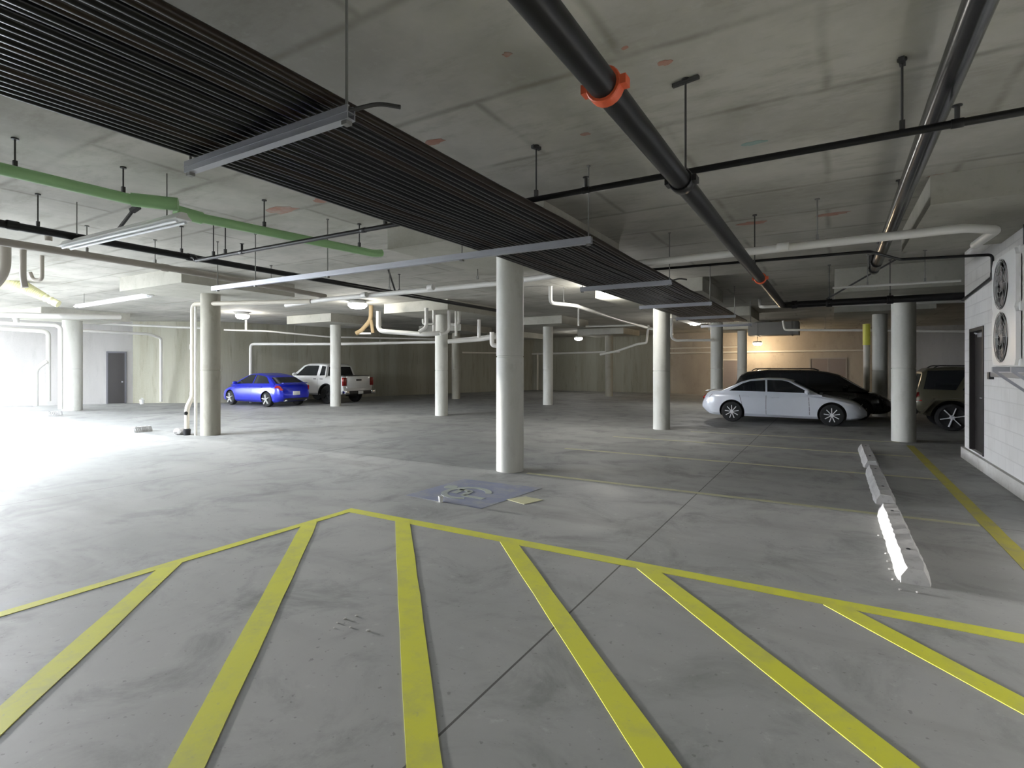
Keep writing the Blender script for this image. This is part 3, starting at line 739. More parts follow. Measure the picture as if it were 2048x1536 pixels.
run('white_pipe', [V((*A(958, 648, 18.2).xy, 3.3)), A(958, 680, 18.2)], .055, 'lone white vertical pipe left of the middle column', bend=0)
run('white_pipe', [A(896, 683, 18.3), A(958, 679, 18.2), A(998, 673, 18.0)], .075, 'thick white pipe running to the middle column from the left', bend=.1)
run('white_pipe', [A(984, 664, 17.9), A(984, 690, 17.9), A(995, 692, 17.9)], .075, 'white pipe fittings stacked against the left of the middle column', bend=.1)
run('wall_conduit', [A(925, 705, 33), A(1000, 706, 34)], .05, 'pale conduit on the dark wall left of the middle column', mat=M['cream_pipe'], bend=0)
run('white_pipe', [A(1171, 653, 24.5), A(1280, 650, 24), A(1309, 659, 23)], .045, 'thin white pipe high in front of the dark back wall, meeting the pale column', bend=.1)
run('white_pipe', [A(1200, 709, 29), A(1235, 702, 28.6), A(1275, 688, 28), A(1293, 686, 27.8), V((*A(1297, 664, 27.8).xy, ZC))], .06, 'crooked white pipe climbing over the most distant column', bend=.1)
run('lamp_conduit', [V((*A(1157, 640, 18.5).xy, ZC)), A(1157, 652, 18.5)], .03, 'short thin conduit above the lamp right of the bluish grey column', bend=0)
run('white_pipe', [V((*A(1343, 640, 21).xy, 3.6)), A(1343, 676, 21), A(1352, 681, 21), A(1428, 680, 20.6)], .05, 'white pipe elbow between the two pale columns beside the sedan', bend=.1)
run('white_conduit', [P(1665, 576, 3.25), P(1922, 561.2, 3.25)], .022, 'thin white conduit above the black main near the block wall', bend=0, rods=[P(1735, 572, 3.25), P(1850, 565.3, 3.25)])
yb = Y1 - .08
def onback(px, z): return V((dxp(px) * yb / Y1, yb, z))
run('wall_conduit', [onback(1050, 2.65), onback(1240, 2.75)], .07, 'pale conduit along the dark back wall', bend=0)
run('wall_conduit', [onback(1335, 2.6), onback(1730, 2.62)], .06, 'cream conduit along the tan wall', mat=M['cream_pipe'], bend=0)
run('wall_conduit', [onback(1335, 2.9), onback(1480, 2.92), onback(1480, 2.5)], .05, 'upper cream conduit at the left of the tan wall', mat=M['cream_pipe'])
run('wall_post', [onback(1056, 0), onback(1056, 2.75)], .11, 'wide pale vertical pipe on the back wall by the middle column', mat=M['cream_pipe'], bend=0)
run('wall_post', [onback(1075, 0), onback(1075, 2.75)], .07, 'narrow pale vertical pipe on the back wall by the bluish grey column', mat=M['cream_pipe'], bend=0)
# hanging pipes in the glare, left
run('drop_pipe', [V((*A(10, 490, 9.6).xy, ZC)), A(10, 545, 9.6), A(-30, 590, 9.6)], .085, 'thick beige pipe dropping from the ceiling at the far left edge', mat=M['grey_pipe'], bend=.3)
run('drop_pipe', [V((*A(46, 490, 9.9).xy, ZC)), A(46, 555, 9.9), A(50, 575, 9.9)], .05, 'thin grey pipe dropping from the ceiling at the left edge', mat=M['grey_pipe'], bend=.1)
run('drop_pipe', [V((*A(97, 460, 8.5).xy, ZC)), A(97, 482, 8.5)], .05, 'short grey pipe stub above the beige pipe', mat=M['grey_pipe'], bend=0)
run('drop_pipe', [A(60, 545, 10.4), A(66, 560, 10.4), A(84, 560, 10.4), V((*A(84, 540, 10.4).xy, ZC))], .035, 'small grey hook of pipe under the ceiling at the left', mat=M['grey_pipe'], bend=.15)
bm = bmesh.new()
pts = [A(-40, 560, 13.5), A(20, 562, 13.5), A(70, 585, 13.6), A(112, 606, 13.7)]
fp = fillet(pts, .5); o0 = fp[0].copy()
N = 60; L = []
for i in range(N + 1):
    t_ = i / N * (len(fp) - 1); k = min(int(t_), len(fp) - 2); L.append(fp[k].lerp(fp[k + 1], t_ - k) - o0)
tube(bm, L, lambda t: (.21 - .13 * t) + .014 * math.cos(t * N * PI), 16)
t = empty('flexible_duct', tuple(o0)); tag(t, 'pale yellow flexible duct sagging under the ceiling at the far left', 'duct')
obj('duct_hose', bm, M['yellow_wrap'], t, True)
bm = bmesh.new(); ring_p = L[-1]; tube(bm, [L[-2], L[-1] + (L[-1] - L[-2])], .09, 18); obj('duct_collar', bm, M['yellow_wrap'], t, True)
bm = bmesh.new(); tube(bm, [L[30] + V((0, 0, .2)), V((L[30].x, L[30].y, ZC - o0.z))], .01, 8); obj('hanger_rod', bm, M['rod'], t, True)
# pipes around the sunlit column
run('white_pipe', [A(-40, 644, 19.0), A(112, 650, 19.3), A(121, 655, 19.3), A(121, 818, 19.35)], .07, 'white pipe turning down the left of the sunlit column', bend=.2)
run('white_pipe', [A(-40, 654, 21.5), A(97, 663, 22.0), A(97, 802, 22.2)], .08, 'white pipe turning down the wall left of the sunlit column', bend=.2)
run('white_pipe', [A(94, 722, 21.95), A(72, 738, 21.8), A(72, 812, 21.8)], .08, 'white branch pipe slanting off to the floor at the far left', bend=.15)
run('white_pipe', [A(-40, 629, 17.5), A(120, 632, 18.2), A(240, 634, 20)], .09, 'uppermost thick white pipe crossing in front of the sunlit column', bend=.1)
run('white_pipe', [A(33, 632, 18.3), A(33, 645, 18.3)], .08, 'short white connector between two pipes at the far left', bend=0)
# tan wrapped wye and dark duct
t = empty('tan_pipe_branch', tuple(A(738, 640, 18.8))); tag(t, 'tan wrapped branching pipe hanging under the lamp by the pickup', 'pipe')
o0 = A(738, 640, 18.8)
bm = bmesh.new(); tube(bm, [V((*A(742, 618, 18.8).xy, ZC)) - o0, A(742, 640, 18.8) - o0, A(722, 662, 18.8) - o0, A(712, 667, 18.8) - o0], .075, 14, .2); obj('bent_pipe', bm, M['tan_wrap'], t, True)
bm = bmesh.new(); tube(bm, [A(742, 640, 18.8) - o0, A(746, 666, 18.8) - o0], .06, 14); obj('straight_pipe', bm, M['tan_wrap'], t, True)
bm = bmesh.new(); tube(bm, [A(712, 667, 18.8) - o0, A(742, 667, 18.8) - o0], .035, 12); obj('cross_bar', bm, M['white_pipe'], t, True)
t = empty('duct_box', tuple(A(1555, 660, 25))); tag(t, 'dark sheet metal duct hanging near the warm lamp', 'duct')
bm = bmesh.new(); box(bm, -1.2, .9, -.5, .5, -.25, .35); bevel(bm, .01, 1); obj('duct_body', bm, M['duct'], t)
for x in (-.8, .6):
    bm = bmesh.new(); box(bm, x - .02, x + .02, -.52, .52, -.27, .37); obj('duct_flange', bm, M['duct'], t)
    bm = bmesh.new(); tube(bm, [(x, .51, .3), (x, .51, ZC - A(1555, 660, 25).z)], .012, 8); obj('hanger_rod', bm, M['rod'], t, True)
t = empty('yellow_post_pipe', tuple(A(1733, 700, 18.9))); tag(t, 'vertical pipe with a bright yellow top beside the column behind the minivan', 'pipe')
o0 = A(1733, 700, 18.9)
bm = bmesh.new(); tube(bm, [A(1733, 690, 18.9) - o0, V((0, 0, -o0.z))], .10, 14); obj('lower_pipe', bm, M['cream_pipe'], t, True)
bm = bmesh.new(); tube(bm, [A(1733, 648, 18.9) - o0, A(1733, 690, 18.9) - o0], .115, 14); o = obj('upper_pipe', bm, M['yellow_gloss'], t, True); o['label'] = 'bright yellow upper pipe'
# bright pail by the left wall
q = P(284, 808, 0); t = empty('white_pail', (q.x, q.y, 0)); tag(t, 'tiny white pail on the floor by the left wall', 'pail')
bm = bmesh.new(); lathe(bm, [(.08, 0), (.10, .20), (.09, .20), (.07, .02), (0, .02)], 20); obj('pail_body', bm, M['paper'], t, True)
bm = bmesh.new(); tube(bm, [(-.10, 0, .18), (-.08, 0, .26), (0, 0, .29), (.08, 0, .26), (.10, 0, .18)], .006, 8, .05); obj('pail_handle', bm, M['galv'], t, True)

# ------------------------------------------------------------------ condenser unit on the block wall
cu = empty('condenser_unit', (1.76, 8.55, 1.70)); tag(cu, 'white two fan condenser unit bracketed high on the block wall', 'condenser')
bm = bmesh.new(); box(bm, .03, .36, -.52, .52, 0, 1.36); bevel(bm, .015, 2); obj('casing', bm, M['white_metal'], cu)
bm = bmesh.new()
N = 40
for (z0, z1, zc) in ((.0, .68, .36), (.68, 1.36, 1.0)):
    inner = [bm.verts.new((.0, .30 * math.cos(2 * PI * k / N) + .08, zc + .30 * math.sin(2 * PI * k / N))) for k in range(N)]
    outer = []
    for k in range(N):
        c, s = math.cos(2 * PI * k / N), math.sin(2 * PI * k / N)
        m = max(abs(c) / .52 if c else 0, abs(s) / .34)
        y = max(-.52, min(.52, c / m)); z = zc + max(z0 - zc, min(z1 - zc, s / m))
        outer.append(bm.verts.new((.0, y, z)))
    deep = [bm.verts.new((.03, v.co.y, v.co.z)) for v in inner]; back = [bm.verts.new((.055, v.co.y, v.co.z)) for v in outer]
    for k in range(N):
        bm.faces.new((inner[k], inner[(k + 1) % N], outer[(k + 1) % N], outer[k])); bm.faces.new((inner[k], deep[k], deep[(k + 1) % N], inner[(k + 1) % N])); bm.faces.new((outer[k], outer[(k + 1) % N], back[(k + 1) % N], back[k]))
obj('front_panel', bm, M['white_metal'], cu)
for zc in (.36, 1.0):
    bm = bmesh.new(); lathe(bm, [(0, .028), (.298, .028)], 36, 'x', (0, .08, zc)); fb = obj('fan_recess', bm, M['duct'], cu)
    bm = bmesh.new(); lathe(bm, [(.07, .0), (.07, .025), (0, .0)], 20, 'x', (-.0, .08, zc))
    for k in range(3):
        a0 = 2 * PI * k / 3
        v = [bm.verts.new((x, .08 + r * math.cos(a0 + da), zc + r * math.sin(a0 + da))) for r, da, x in ((.07, 0, .005), (.28, .25, .004), (.28, 1.15, .022), (.07, .9, .02))]
        bm.faces.new(v); v2 = [bm.verts.new(q_.co + V((.004, 0, 0))) for q_ in v]; bm.faces.new(v2[::-1])
        for i in range(4): bm.faces.new((v[i], v2[i], v2[(i + 1) % 4], v[(i + 1) % 4]))
    obj('fan_blade_set', bm, M['fan_grey'], cu)
    bm = bmesh.new()
    for r in (.10, .16, .22, .275, .30):
        tube(bm, [(-.012, .08 + r * math.cos(2 * PI * k / 32), zc + r * math.sin(2 * PI * k / 32)) for k in range(33)], .003, 6, caps=False)
    for k in range(8):
        c, s = math.cos(PI * k / 4), math.sin(PI * k / 4); tube(bm, [(-.012, .08 + .05 * c, zc + .05 * s), (-.012, .08 + .31 * c, zc + .31 * s)], .003, 6)
    obj('fan_guard', bm, M['grey_metal'], cu)
bm = bmesh.new()
for i in range(14): box(bm, .08 + i * .018, .088 + i * .018, -.528, -.518, .12, 1.28)
obj('side_grille', bm, M['grey_metal'], cu)
bm = bmesh.new(); box(bm, .12, .28, -.545, -.52, .06, .30); obj('valve_cover', bm, plain('blue_grey_plastic', (.30, .32, .42), .5), cu)
for y in (-.42, .42):
    bm = bmesh.new(); box(bm, -.02, .38, y - .025, y + .025, -.06, 0); box(bm, .34, .38, y - .025, y + .025, -.40, 0); bar(bm, (.0, y, -.05), (.36, y, -.36), .03, .03); obj('wall_bracket', bm, M['galv'], cu)
bm = bmesh.new(); tube(bm, [(.2, .52, .2), (.2, .66, .2), (.36, .70, .2), (.36, .70, 1.7), (.36, .70, ZC - 1.75)], .022, 10, .05); obj('line_set', bm, M['dark_metal'], cu, True)
bm = bmesh.new()
ledge = empty('wall_ledge', (RX, 9.3, 1.60)); tag(ledge, 'grey steel ledge under the condenser unit on the block wall', 'ledge')
box(bm, -.045, .0, -3.2, 1.6, -.05, .02); bevel(bm, .006, 1); obj('ledge_rail', bm, M['grey_metal'], ledge)
bm = bmesh.new(); box(bm, -.06, .0, 1.6, 1.72, -.09, .02); obj('rail_end', bm, M['dark_metal'], ledge)

# ------------------------------------------------------------------ cars
def interp(tab, x):
    if x <= tab[0][0]: return tab[0][1]
    for (a, va), (b, vb) in zip(tab, tab[1:]):
        if x <= b:
            t = (x - a) / (b - a); return va + (vb - va) * t
    return tab[-1][1]

def smooth_tab(tab, n=60):
    xs = [tab[0][0] + (tab[-1][0] - tab[0][0]) * i / n for i in range(n + 1)]
    ys = [interp(tab, x) for x in xs]
    for _ in range(3):
        ys = [ys[0]] + [(ys[i - 1] + 2 * ys[i] + ys[i + 1]) / 4 for i in range(1, n)] + [ys[-1]]
    return list(zip(xs, ys))

class Car:
    def __init__(s, name, label, cat, loc, heading, top, bottom, width, paint, cabin, belt, roof_hw, wheels, wr, spokes=7, rimr=.70, crown=.03, tumble=.985, arch=1.16, rimmat=None):
        s.root = empty(name, loc, heading); tag(s.root, label, cat)
        s.paint = paint
        s.top, s.bot, s.wid = smooth_tab(top), smooth_tab(bottom), smooth_tab(width)
        s.x0, s.x1 = top[0][0], top[-1][0]
        s.cabin = cabin; s.belt = belt; s.rhw = roof_hw
        s.crown = crown; s.tumble = tumble
        s.body(wheels, wr, arch); s.roofz = max(z for x, z in cabin)
        s.make_cabin()
        for wx in wheels:
            for side in (-1, 1): s.wheel(wx, side, wr, spokes, rimr, rimmat or M['rim'])
    FR = [(.0, .0, 0), (.86, .0, 0), (.955, .10, 0), (.99, .30, 0), (1.0, .52, 0), (.985, .74, 0), (.955, .90, 0), (.88, .985, 0), (.55, 1.0, 1), (0, 1.0, 1.4)]
    def section(s, x):
        zt, zb, w = interp(s.top, x), interp(s.bot, x), interp(s.wid, x)
        h = zt - zb
        return [(w * fy, zb + h * fz + s.crown * .5 * cr) for fy, fz, cr in s.FR]
    def side_y(s, x, z):
        sec = s.section(x)
        for (y0, z0), (y1, z1) in zip(sec[1:], sec[2:]):
            if z0 <= z <= z1 and z1 > z0:
                return y0 + (y1 - y0) * (z - z0) / (z1 - z0)
        return sec[4][0]
    def body(s, wheels, wr, arch):
        bm = bmesh.new(); N = 56; rings = []
        for i in range(N + 1):
            x = s.x0 + (s.x1 - s.x0) * i / N
            sec = s.section(x)
            ring_ = [(y, z) for y, z in sec] + [(-y, z) for y, z in sec[::-1][1:-1]]
            rings.append([bm.verts.new((x, y, z)) for y, z in ring_])
        n = len(rings[0])
        for a, b in zip(rings, rings[1:]):
            for k in range(n): bm.faces.new((a[k], a[(k + 1) % n], b[(k + 1) % n], b[k]))
        bm.faces.new(rings[0][::-1]); bm.faces.new(rings[-1])
        o = obj('body', bm, [s.paint, M['trimblack']], s.root, True)
        cut = bmesh.new(); W_ = max(w for x, w in s.wid)
        for wx in wheels:
            for side in (-1, 1):
                y0, y1 = side * (W_ - .27), side * (W_ + .2)
                lathe(cut, [(wr * arch, min(y0, y1)), (wr * arch, max(y0, y1))], 36, 'y', (wx, 0, wr + .01))
        for f in cut.faces: f.material_index = 1
        co = obj('cutter', cut, [s.paint, M['trimblack']], s.root)
        bpy.context.view_layer.update()
        md = o.modifiers.new('arches', 'BOOLEAN'); md.object = co; md.operation = 'DIFFERENCE'; md.solver = 'EXACT'
        dg = bpy.context.evaluated_depsgraph_get()
        me = bpy.data.meshes.new_from_object(o.evaluated_get(dg))
        o.modifiers.clear(); o.data = me
        bpy.data.objects.remove(co)
        for p in me.polygons: p.use_smooth = True
        me.set_sharp_from_angle(angle=math.radians(34))
        s.bodyobj = o
    def cw(s, x, z):                                   # half width of the greenhouse at height z
        t = (z - s.belt) / (s.roofz - s.belt)
        wb = min(interp(s.wid, x) * .955, max(w for _, w in s.wid) * .955)
        return wb + (s.rhw - wb) * t
    def make_cabin(s):
        tab = s.cabin; xs = []
        for (a, _), (b, _) in zip(tab, tab[1:]):
            k = max(2, int(abs(b - a) / .08)); xs += [a + (b - a) * i / k for i in range(k)]
        xs.append(tab[-1][0])
        bm = bmesh.new(); rings = []
        zb = s.belt - .06
        for x in xs:
            zt = max(interp(tab, x), zb + .05); h = zt - zb
            prof = []
            for f in (0, .25, .5, .75, .9):
                z = zb + h * f; prof.append((s.cw(x, z), z))
            wtop = s.cw(x, zt)
            prof += [(wtop - .035, zt - h * .035), (wtop - .10, zt), (wtop * .5, zt + .012 * min(1, h)), (0, zt + .016 * min(1, h))]
            full = prof + [(-y, z) for y, z in prof[::-1][1:]]
            rings.append([bm.verts.new((x, y, z)) for y, z in full])
        n = len(rings[0])
        for a, b in zip(rings, rings[1:]):
            for k in range(n - 1): bm.faces.new((a[k], a[k + 1], b[k + 1], b[k]))
            bm.faces.new((a[n - 1], a[0], b[0], b[n - 1]))
        bm.faces.new(rings[0][::-1]); bm.faces.new(rings[-1])
        s.cab = obj('cabin', bm, s.paint, s.root, True)
    def side_window(s, poly, name='side_window', mat=None, sides=(-1, 1), off=.006):
        xs0 = sorted({round(x, 4) for x, z in poly}); xs = []
        for p0, p1 in zip(xs0, xs0[1:]):
            k = max(1, int((p1 - p0) / .08)); xs += [p0 + (p1 - p0) * q / k for q in range(k)]
        xs.append(xs0[-1]); n = len(poly); L = []
        for x in xs:
            zz = []
            for q in range(n):
                (xa, za), (xb, zb) = poly[q], poly[(q + 1) % n]
                if abs(xa - xb) < 1e-4:
                    if abs(x - xa) < 1e-4: zz += [za, zb]
                elif min(xa, xb) - 1e-4 <= x <= max(xa, xb) + 1e-4: zz.append(za + (zb - za) * (x - xa) / (xb - xa))
            L.append((x, min(zz), max(zz)))
        for side in sides:
            bm = bmesh.new(); rr = []
            for x, lo, hi in L:
                hi = max(hi, lo + .002); zs = [lo, lo + (hi - lo) * .5, hi]
                rr.append([bm.verts.new((x, side * (s.cw(x, z) + off), z)) for z in zs] + [bm.verts.new((x, side * (s.cw(x, z) - .012), z)) for z in zs[::-1]])
            for a, b in zip(rr, rr[1:]):
                for q in range(6): bm.faces.new((a[q], a[(q + 1) % 6], b[(q + 1) % 6], b[q]))
            bm.faces.new(rr[0][::-1]); bm.faces.new(rr[-1])
            obj(name, bm, mat or M['glass'], s.root)
    def end_window(s, xa, xb, name, f0=.10, f1=.90, marg=.86):
        za, zb = interp(s.cabin, xa), interp(s.cabin, xb)
        d = V((xb - xa, 0, zb - za)); nrm = V((d.z, 0, -d.x)).normalized()
        if nrm.z < 0: nrm = -nrm
        bm = bmesh.new(); vs = []
        for o_ in (.022, -.004):
            for f in (f0, f1):
                p = V((xa, 0, za)) + d * f
                w = s.cw(p.x, p.z) * marg
                for yy in (-1, -.5, 0, .5, 1): vs.append(bm.verts.new((p.x + nrm.x * (o_ - .012 * abs(yy)), w * yy, p.z + nrm.z * (o_ - .012 * abs(yy)))))
        for k in range(4):
            bm.faces.new((vs[k], vs[k + 1], vs[6 + k], vs[5 + k])); bm.faces.new((vs[10 + k], vs[15 + k], vs[16 + k], vs[11 + k]))
            bm.faces.new((vs[k], vs[10 + k], vs[11 + k], vs[k + 1])); bm.faces.new((vs[5 + k], vs[6 + k], vs[16 + k], vs[15 + k]))
        bm.faces.new((vs[0], vs[5], vs[15], vs[10])); bm.faces.new((vs[4], vs[14], vs[19], vs[9]))
        return obj(name, bm, M['glass'], s.root)
    def wheel(s, wx, side, r, spokes, rimr, rimmat):
        w = .21; W_ = interp(s.wid, wx)
        yo = side * (W_ - w / 2 - .015)
        bm = bmesh.new()
        lathe(bm, [(r * rimr, -w / 2 + .01), (r * .80, -w / 2), (r * .95, -w / 2 + .015), (r, -w / 2 + .05), (r, w / 2 - .05), (r * .95, w / 2 - .015), (r * .80, w / 2), (r * rimr, w / 2 - .01)], 36, 'y')
        t = obj('wheel', bm, M['tyre'], s.root, True, loc=(wx, yo, r))
        bm = bmesh.new(); lathe(bm, [(r * rimr, -w * .3), (r * rimr, w * .3), (0, side * w * .05)] if side > 0 else [(r * rimr, w * .3), (r * rimr, -w * .3), (0, side * w * .05)], 32, 'y')
        obj('wheel_back', bm, M['dark_rim'], t)
        bm = bmesh.new(); ye = side * (w / 2 - .012); yi = side * (w / 2 - .06); R = r * rimr
        prof = [(R, side * (w / 2 - .05)), (R * 1.01, ye), (R * .93, ye), (R * .90, yi)]
        rings = []
        for rr, hh in prof: rings.append([bm.verts.new((rr * math.cos(2 * PI * k / 40), hh, rr * math.sin(2 * PI * k / 40))) for k in range(40)])
        for a, b in zip(rings, rings[1:]):
            for k in range(40): bm.faces.new((a[k], a[(k + 1) % 40], b[(k + 1) % 40], b[k]))
        for k in range(spokes):
            a = 2 * PI * k / spokes + .2; c, s_ = math.cos(a), math.sin(a)
            bar(bm, (c * R * .12, ye - side * .022, s_ * R * .12), (c * R * .95, ye - side * .012, s_ * R * .95), R * (3.3 / spokes), .022)
        lathe(bm, [(R * .22, ye - .03), (R * .22, ye - side * .004), (R * .10, ye + side * .004)] , 20, 'y')
        obj('rim', bm, rimmat, t, True)
    def patch(s, name, pts, mat, side, off=.008, th=.02, parent=None):   # panel following the body side
        bm = bmesh.new()
        a = [bm.verts.new((x, side * (s.side_y(x, z) + off), z)) for x, z in pts]; b = [bm.verts.new((x, side * (s.side_y(x, z) - th), z)) for x, z in pts]
        n = len(pts); bm.faces.new(a); bm.faces.new(b[::-1])
        for i in range(n): bm.faces.new((a[i], b[i], b[(i + 1) % n], a[(i + 1) % n]))
        return obj(name, bm, mat, parent or s.root)
    def seam(s, x, z0, z1, side, lean=0.0):
        bm = bmesh.new(); N = 8; L = []
        for i in range(N + 1):
            z = z0 + (z1 - z0) * i / N; xx = x + lean * i / N; y = side * (s.side_y(xx, z) + .002)
            L.append([bm.verts.new((xx + dx, y + side * dy, z)) for dx, dy in ((-.006, 0), (.006, 0), (.006, -.01), (-.006, -.01))])
        for a, b in zip(L, L[1:]):
            for k in range(4): bm.faces.new((a[k], a[(k + 1) % 4], b[(k + 1) % 4], b[k]))
        obj('door_seam', bm, M['trimblack'], s.root)
    def handle(s, x, z, side, mat=None):
        y = s.side_y(x, z); bm = bmesh.new(); tube(bm, [(x - .09, side * (y - .005), z), (x - .07, side * (y + .03), z + .005), (x + .07, side * (y + .03), z + .005), (x + .09, side * (y - .005), z)], .013, 8, .03)
        obj('door_handle', bm, mat or s.paint, s.root, True)
    def mirror(s, x, z, side, mat=None):
        y = s.cw(x, z); bm = bmesh.new(); bmesh.ops.create_uvsphere(bm, u_segments=16, v_segments=10, radius=1)
        for v in bm.verts: v.co = V((x + v.co.x * .07 + (.02 if v.co.x > 0 else 0), side * (y + .13) + v.co.y * .11, z + v.co.z * .075))
        tube(bm, [(x + .02, side * (y - .02), z - .04), (x + .01, side * (y + .09), z - .01)], .02, 8)
        obj('wing_mirror', bm, mat or s.paint, s.root, True)
    def box(s, name, b, mat, bev=.01, parent=None):
        bm = bmesh.new(); box(bm, *b)
        if bev: bevel(bm, bev, 2)
        return obj(name, bm, mat, parent or s.root, True)

# --- silver sedan (nose towards the block wall)
c = Car('sedan', 'silver sedan parked side-on beyond the wheel stops', 'car', (-1.345, 18.76, 0), 0.0,
        top=[(-2.26, .58), (-2.22, .78), (-2.12, .93), (-1.6, .965), (-1.0, .95), (.7, .90), (1.0, .87), (1.6, .76), (1.95, .66), (2.14, .54), (2.20, .42)],
        bottom=[(-2.26, .40), (-2.15, .26), (-1.9, .19), (1.8, .18), (2.05, .21), (2.20, .30)],
        width=[(-2.26, .62), (-2.15, .76), (-1.9, .83), (-1.2, .865), (.6, .87), (1.5, .85), (1.95, .76), (2.12, .62), (2.20, .50)],
        paint=M['silver_paint'], cabin=[(-1.72, .93), (-1.10, 1.24), (-.85, 1.31), (-.4, 1.355), (.05, 1.35), (.28, 1.30), (1.10, .86)], belt=.90, roof_hw=.58,
        wheels=(-1.34, 1.34), wr=.315, spokes=9, rimr=.68)
c.side_window([(-1.42, .965), (-1.05, 1.19), (-.82, 1.27), (-.42, 1.30), (-.40, .955)], 'rear_door_window')
c.side_window([(-.34, .955), (-.36, 1.305), (.05, 1.30), (.22, 1.255), (.80, .935)], 'front_door_window')
c.end_window(.28, 1.10, 'windscreen'); c.end_window(-1.72, -1.10, 'rear_window')
for sd in (-1, 1):
    c.seam(-.37, .27, .92, sd); c.seam(.78, .30, .88, sd, -.02); c.seam(-1.02, .45, .93, sd, -.12)
    c.handle(-.95, .80, sd); c.handle(-.12, .78, sd); c.mirror(.72, .97, sd)
    c.patch('headlamp', [(1.55, .70), (1.78, .64), (2.02, .56), (2.04, .50), (1.72, .60)], M['lens_clear'], sd)
    c.patch('tail_lamp', [(-2.24, .74), (-2.10, .88), (-1.92, .86), (-2.0, .75), (-2.2, .66)], M['lens_red'], sd)
    c.patch('sill_trim', [(-.95, .22), (.98, .22), (.98, .27), (-.95, .27)], M['silver_paint'], sd)
c.box('number_plate', (-2.275, -2.25, -.15, .15, .55, .70), M['plate'], .003)
c.box('front_grille', (2.16, 2.215, -.36, .36, .34, .47), M['trimblack'], .01)
c.box('boot_lip', (-2.17, -2.05, -.62, .62, .93, .955), M['silver_paint'], .01)

# --- blue compact saloon, nose to the left wall
c = Car('blue_car', 'bright blue compact car parked nose-in by the left wall', 'car', (-22.0, 15.22, 0), PI,
        top=[(-2.16, .60), (-2.10, .84), (-2.0, .97), (-1.55, 1.01), (-.9, .98), (.8, .93), (1.2, .88), (1.7, .76), (2.05, .62), (2.22, .45)],
        bottom=[(-2.16, .38), (-2.05, .26), (-1.8, .19), (1.8, .18), (2.1, .22), (2.22, .30)],
        width=[(-2.16, .64), (-2.06, .78), (-1.8, .85), (-1.1, .875), (.8, .875), (1.6, .85), (2.0, .74), (2.22, .52)],
        paint=M['blue_paint'], cabin=[(-1.78, .97), (-1.25, 1.27), (-1.0, 1.35), (-.45, 1.43), (.05, 1.42), (.30, 1.36), (1.25, .87)], belt=.93, roof_hw=.58,
        wheels=(-1.30, 1.30), wr=.315, spokes=5, rimr=.74)
c.side_window([(-1.45, 1.0), (-1.12, 1.25), (-.95, 1.30), (-.36, 1.365), (-.36, .985)], 'rear_door_window')
c.side_window([(-.29, .985), (-.29, 1.365), (.05, 1.36), (.22, 1.31), (.92, .955)], 'front_door_window')
c.end_window(.30, 1.25, 'windscreen'); c.end_window(-1.78, -1.25, 'rear_window')
for sd in (-1, 1):
    c.seam(-.32, .28, .95, sd); c.seam(.85, .3, .9, sd); c.handle(-.95, .84, sd); c.handle(-.1, .82, sd); c.mirror(.78, 1.0, sd)
    c.patch('tail_lamp', [(-2.15, .72), (-2.06, .90), (-1.80, .93), (-1.84, .80), (-2.08, .70)], M['lens_red'], sd)
    c.patch('headlamp', [(1.7, .72), (1.95, .64), (2.1, .56), (1.9, .58)], M['lens_clear'], sd)
    c.box('exhaust_tip', (-2.18, -2.0, sd * .5 - .04, sd * .5 + .04, .24, .31), M['chrome'], .01)
c.box('number_plate', (-2.185, -2.15, -.17, .17, .50, .66), M['plate'], .003)
c.box('rear_valance', (-2.17, -2.06, -.55, .55, .27, .37), M['trimblack'], .02)
c.box('boot_spoiler', (-2.13, -1.98, -.60, .60, 1.0, 1.03), M['blue_paint'], .01)

# --- white pickup truck
c = Car('pickup_truck', 'white pickup truck half hidden behind the slim column', 'truck', (-21.3, 17.96, 0), PI,
        top=[(-2.28, 1.22), (-2.2, 1.28), (-1.5, 1.28), (-1.0, 1.28), (.9, 1.25), (1.4, 1.20), (1.9, 1.14), (2.2, 1.0), (2.3, .80)],
        bottom=[(-2.28, .58), (-2.2, .50), (-1.9, .40), (1.9, .38), (2.2, .42), (2.3, .5)],
        width=[(-2.28, .90), (-2.2, .93), (-1.8, .945), (1.5, .945), (2.1, .90), (2.3, .80)],
        paint=M['white_paint'], cabin=[(-1.14, 1.24), (-1.04, 1.76), (-.88, 1.84), (-.3, 1.88), (.35, 1.87), (.62, 1.80), (1.35, 1.20)], belt=1.24, roof_hw=.68,
        wheels=(-1.20, 1.45), wr=.42, spokes=6, rimr=.55, arch=1.22, rimmat=M['dark_metal'])
c.side_window([(-1.05, 1.32), (-.98, 1.72), (-.70, 1.76), (-.70, 1.30)], 'rear_door_window')
c.side_window([(-.50, 1.30), (-.50, 1.77), (.30, 1.77), (.50, 1.71), (.98, 1.29)], 'front_door_window')
c.end_window(.62, 1.35, 'windscreen'); c.end_window(-1.14, -1.04, 'rear_window')
bm = bmesh.new(); box(bm, -2.20, -1.20, -.78, .78, 1.28, 1.306); obj('bed_cover', bm, M['trimblack'], c.root)
c.box('tailgate', (-2.33, -2.27, -.70, .70, .72, 1.27), M['white_paint'], .015)
c.box('tailgate_handle', (-2.35, -2.32, -.16, .16, 1.06, 1.14), M['trimblack'], .01)
c.box('rear_bumper', (-2.46, -2.25, -.92, .92, .44, .60), M['trimblack'], .03)
c.box('number_plate', (-2.47, -2.45, -.15, .15, .46, .59), M['plate'], .003)
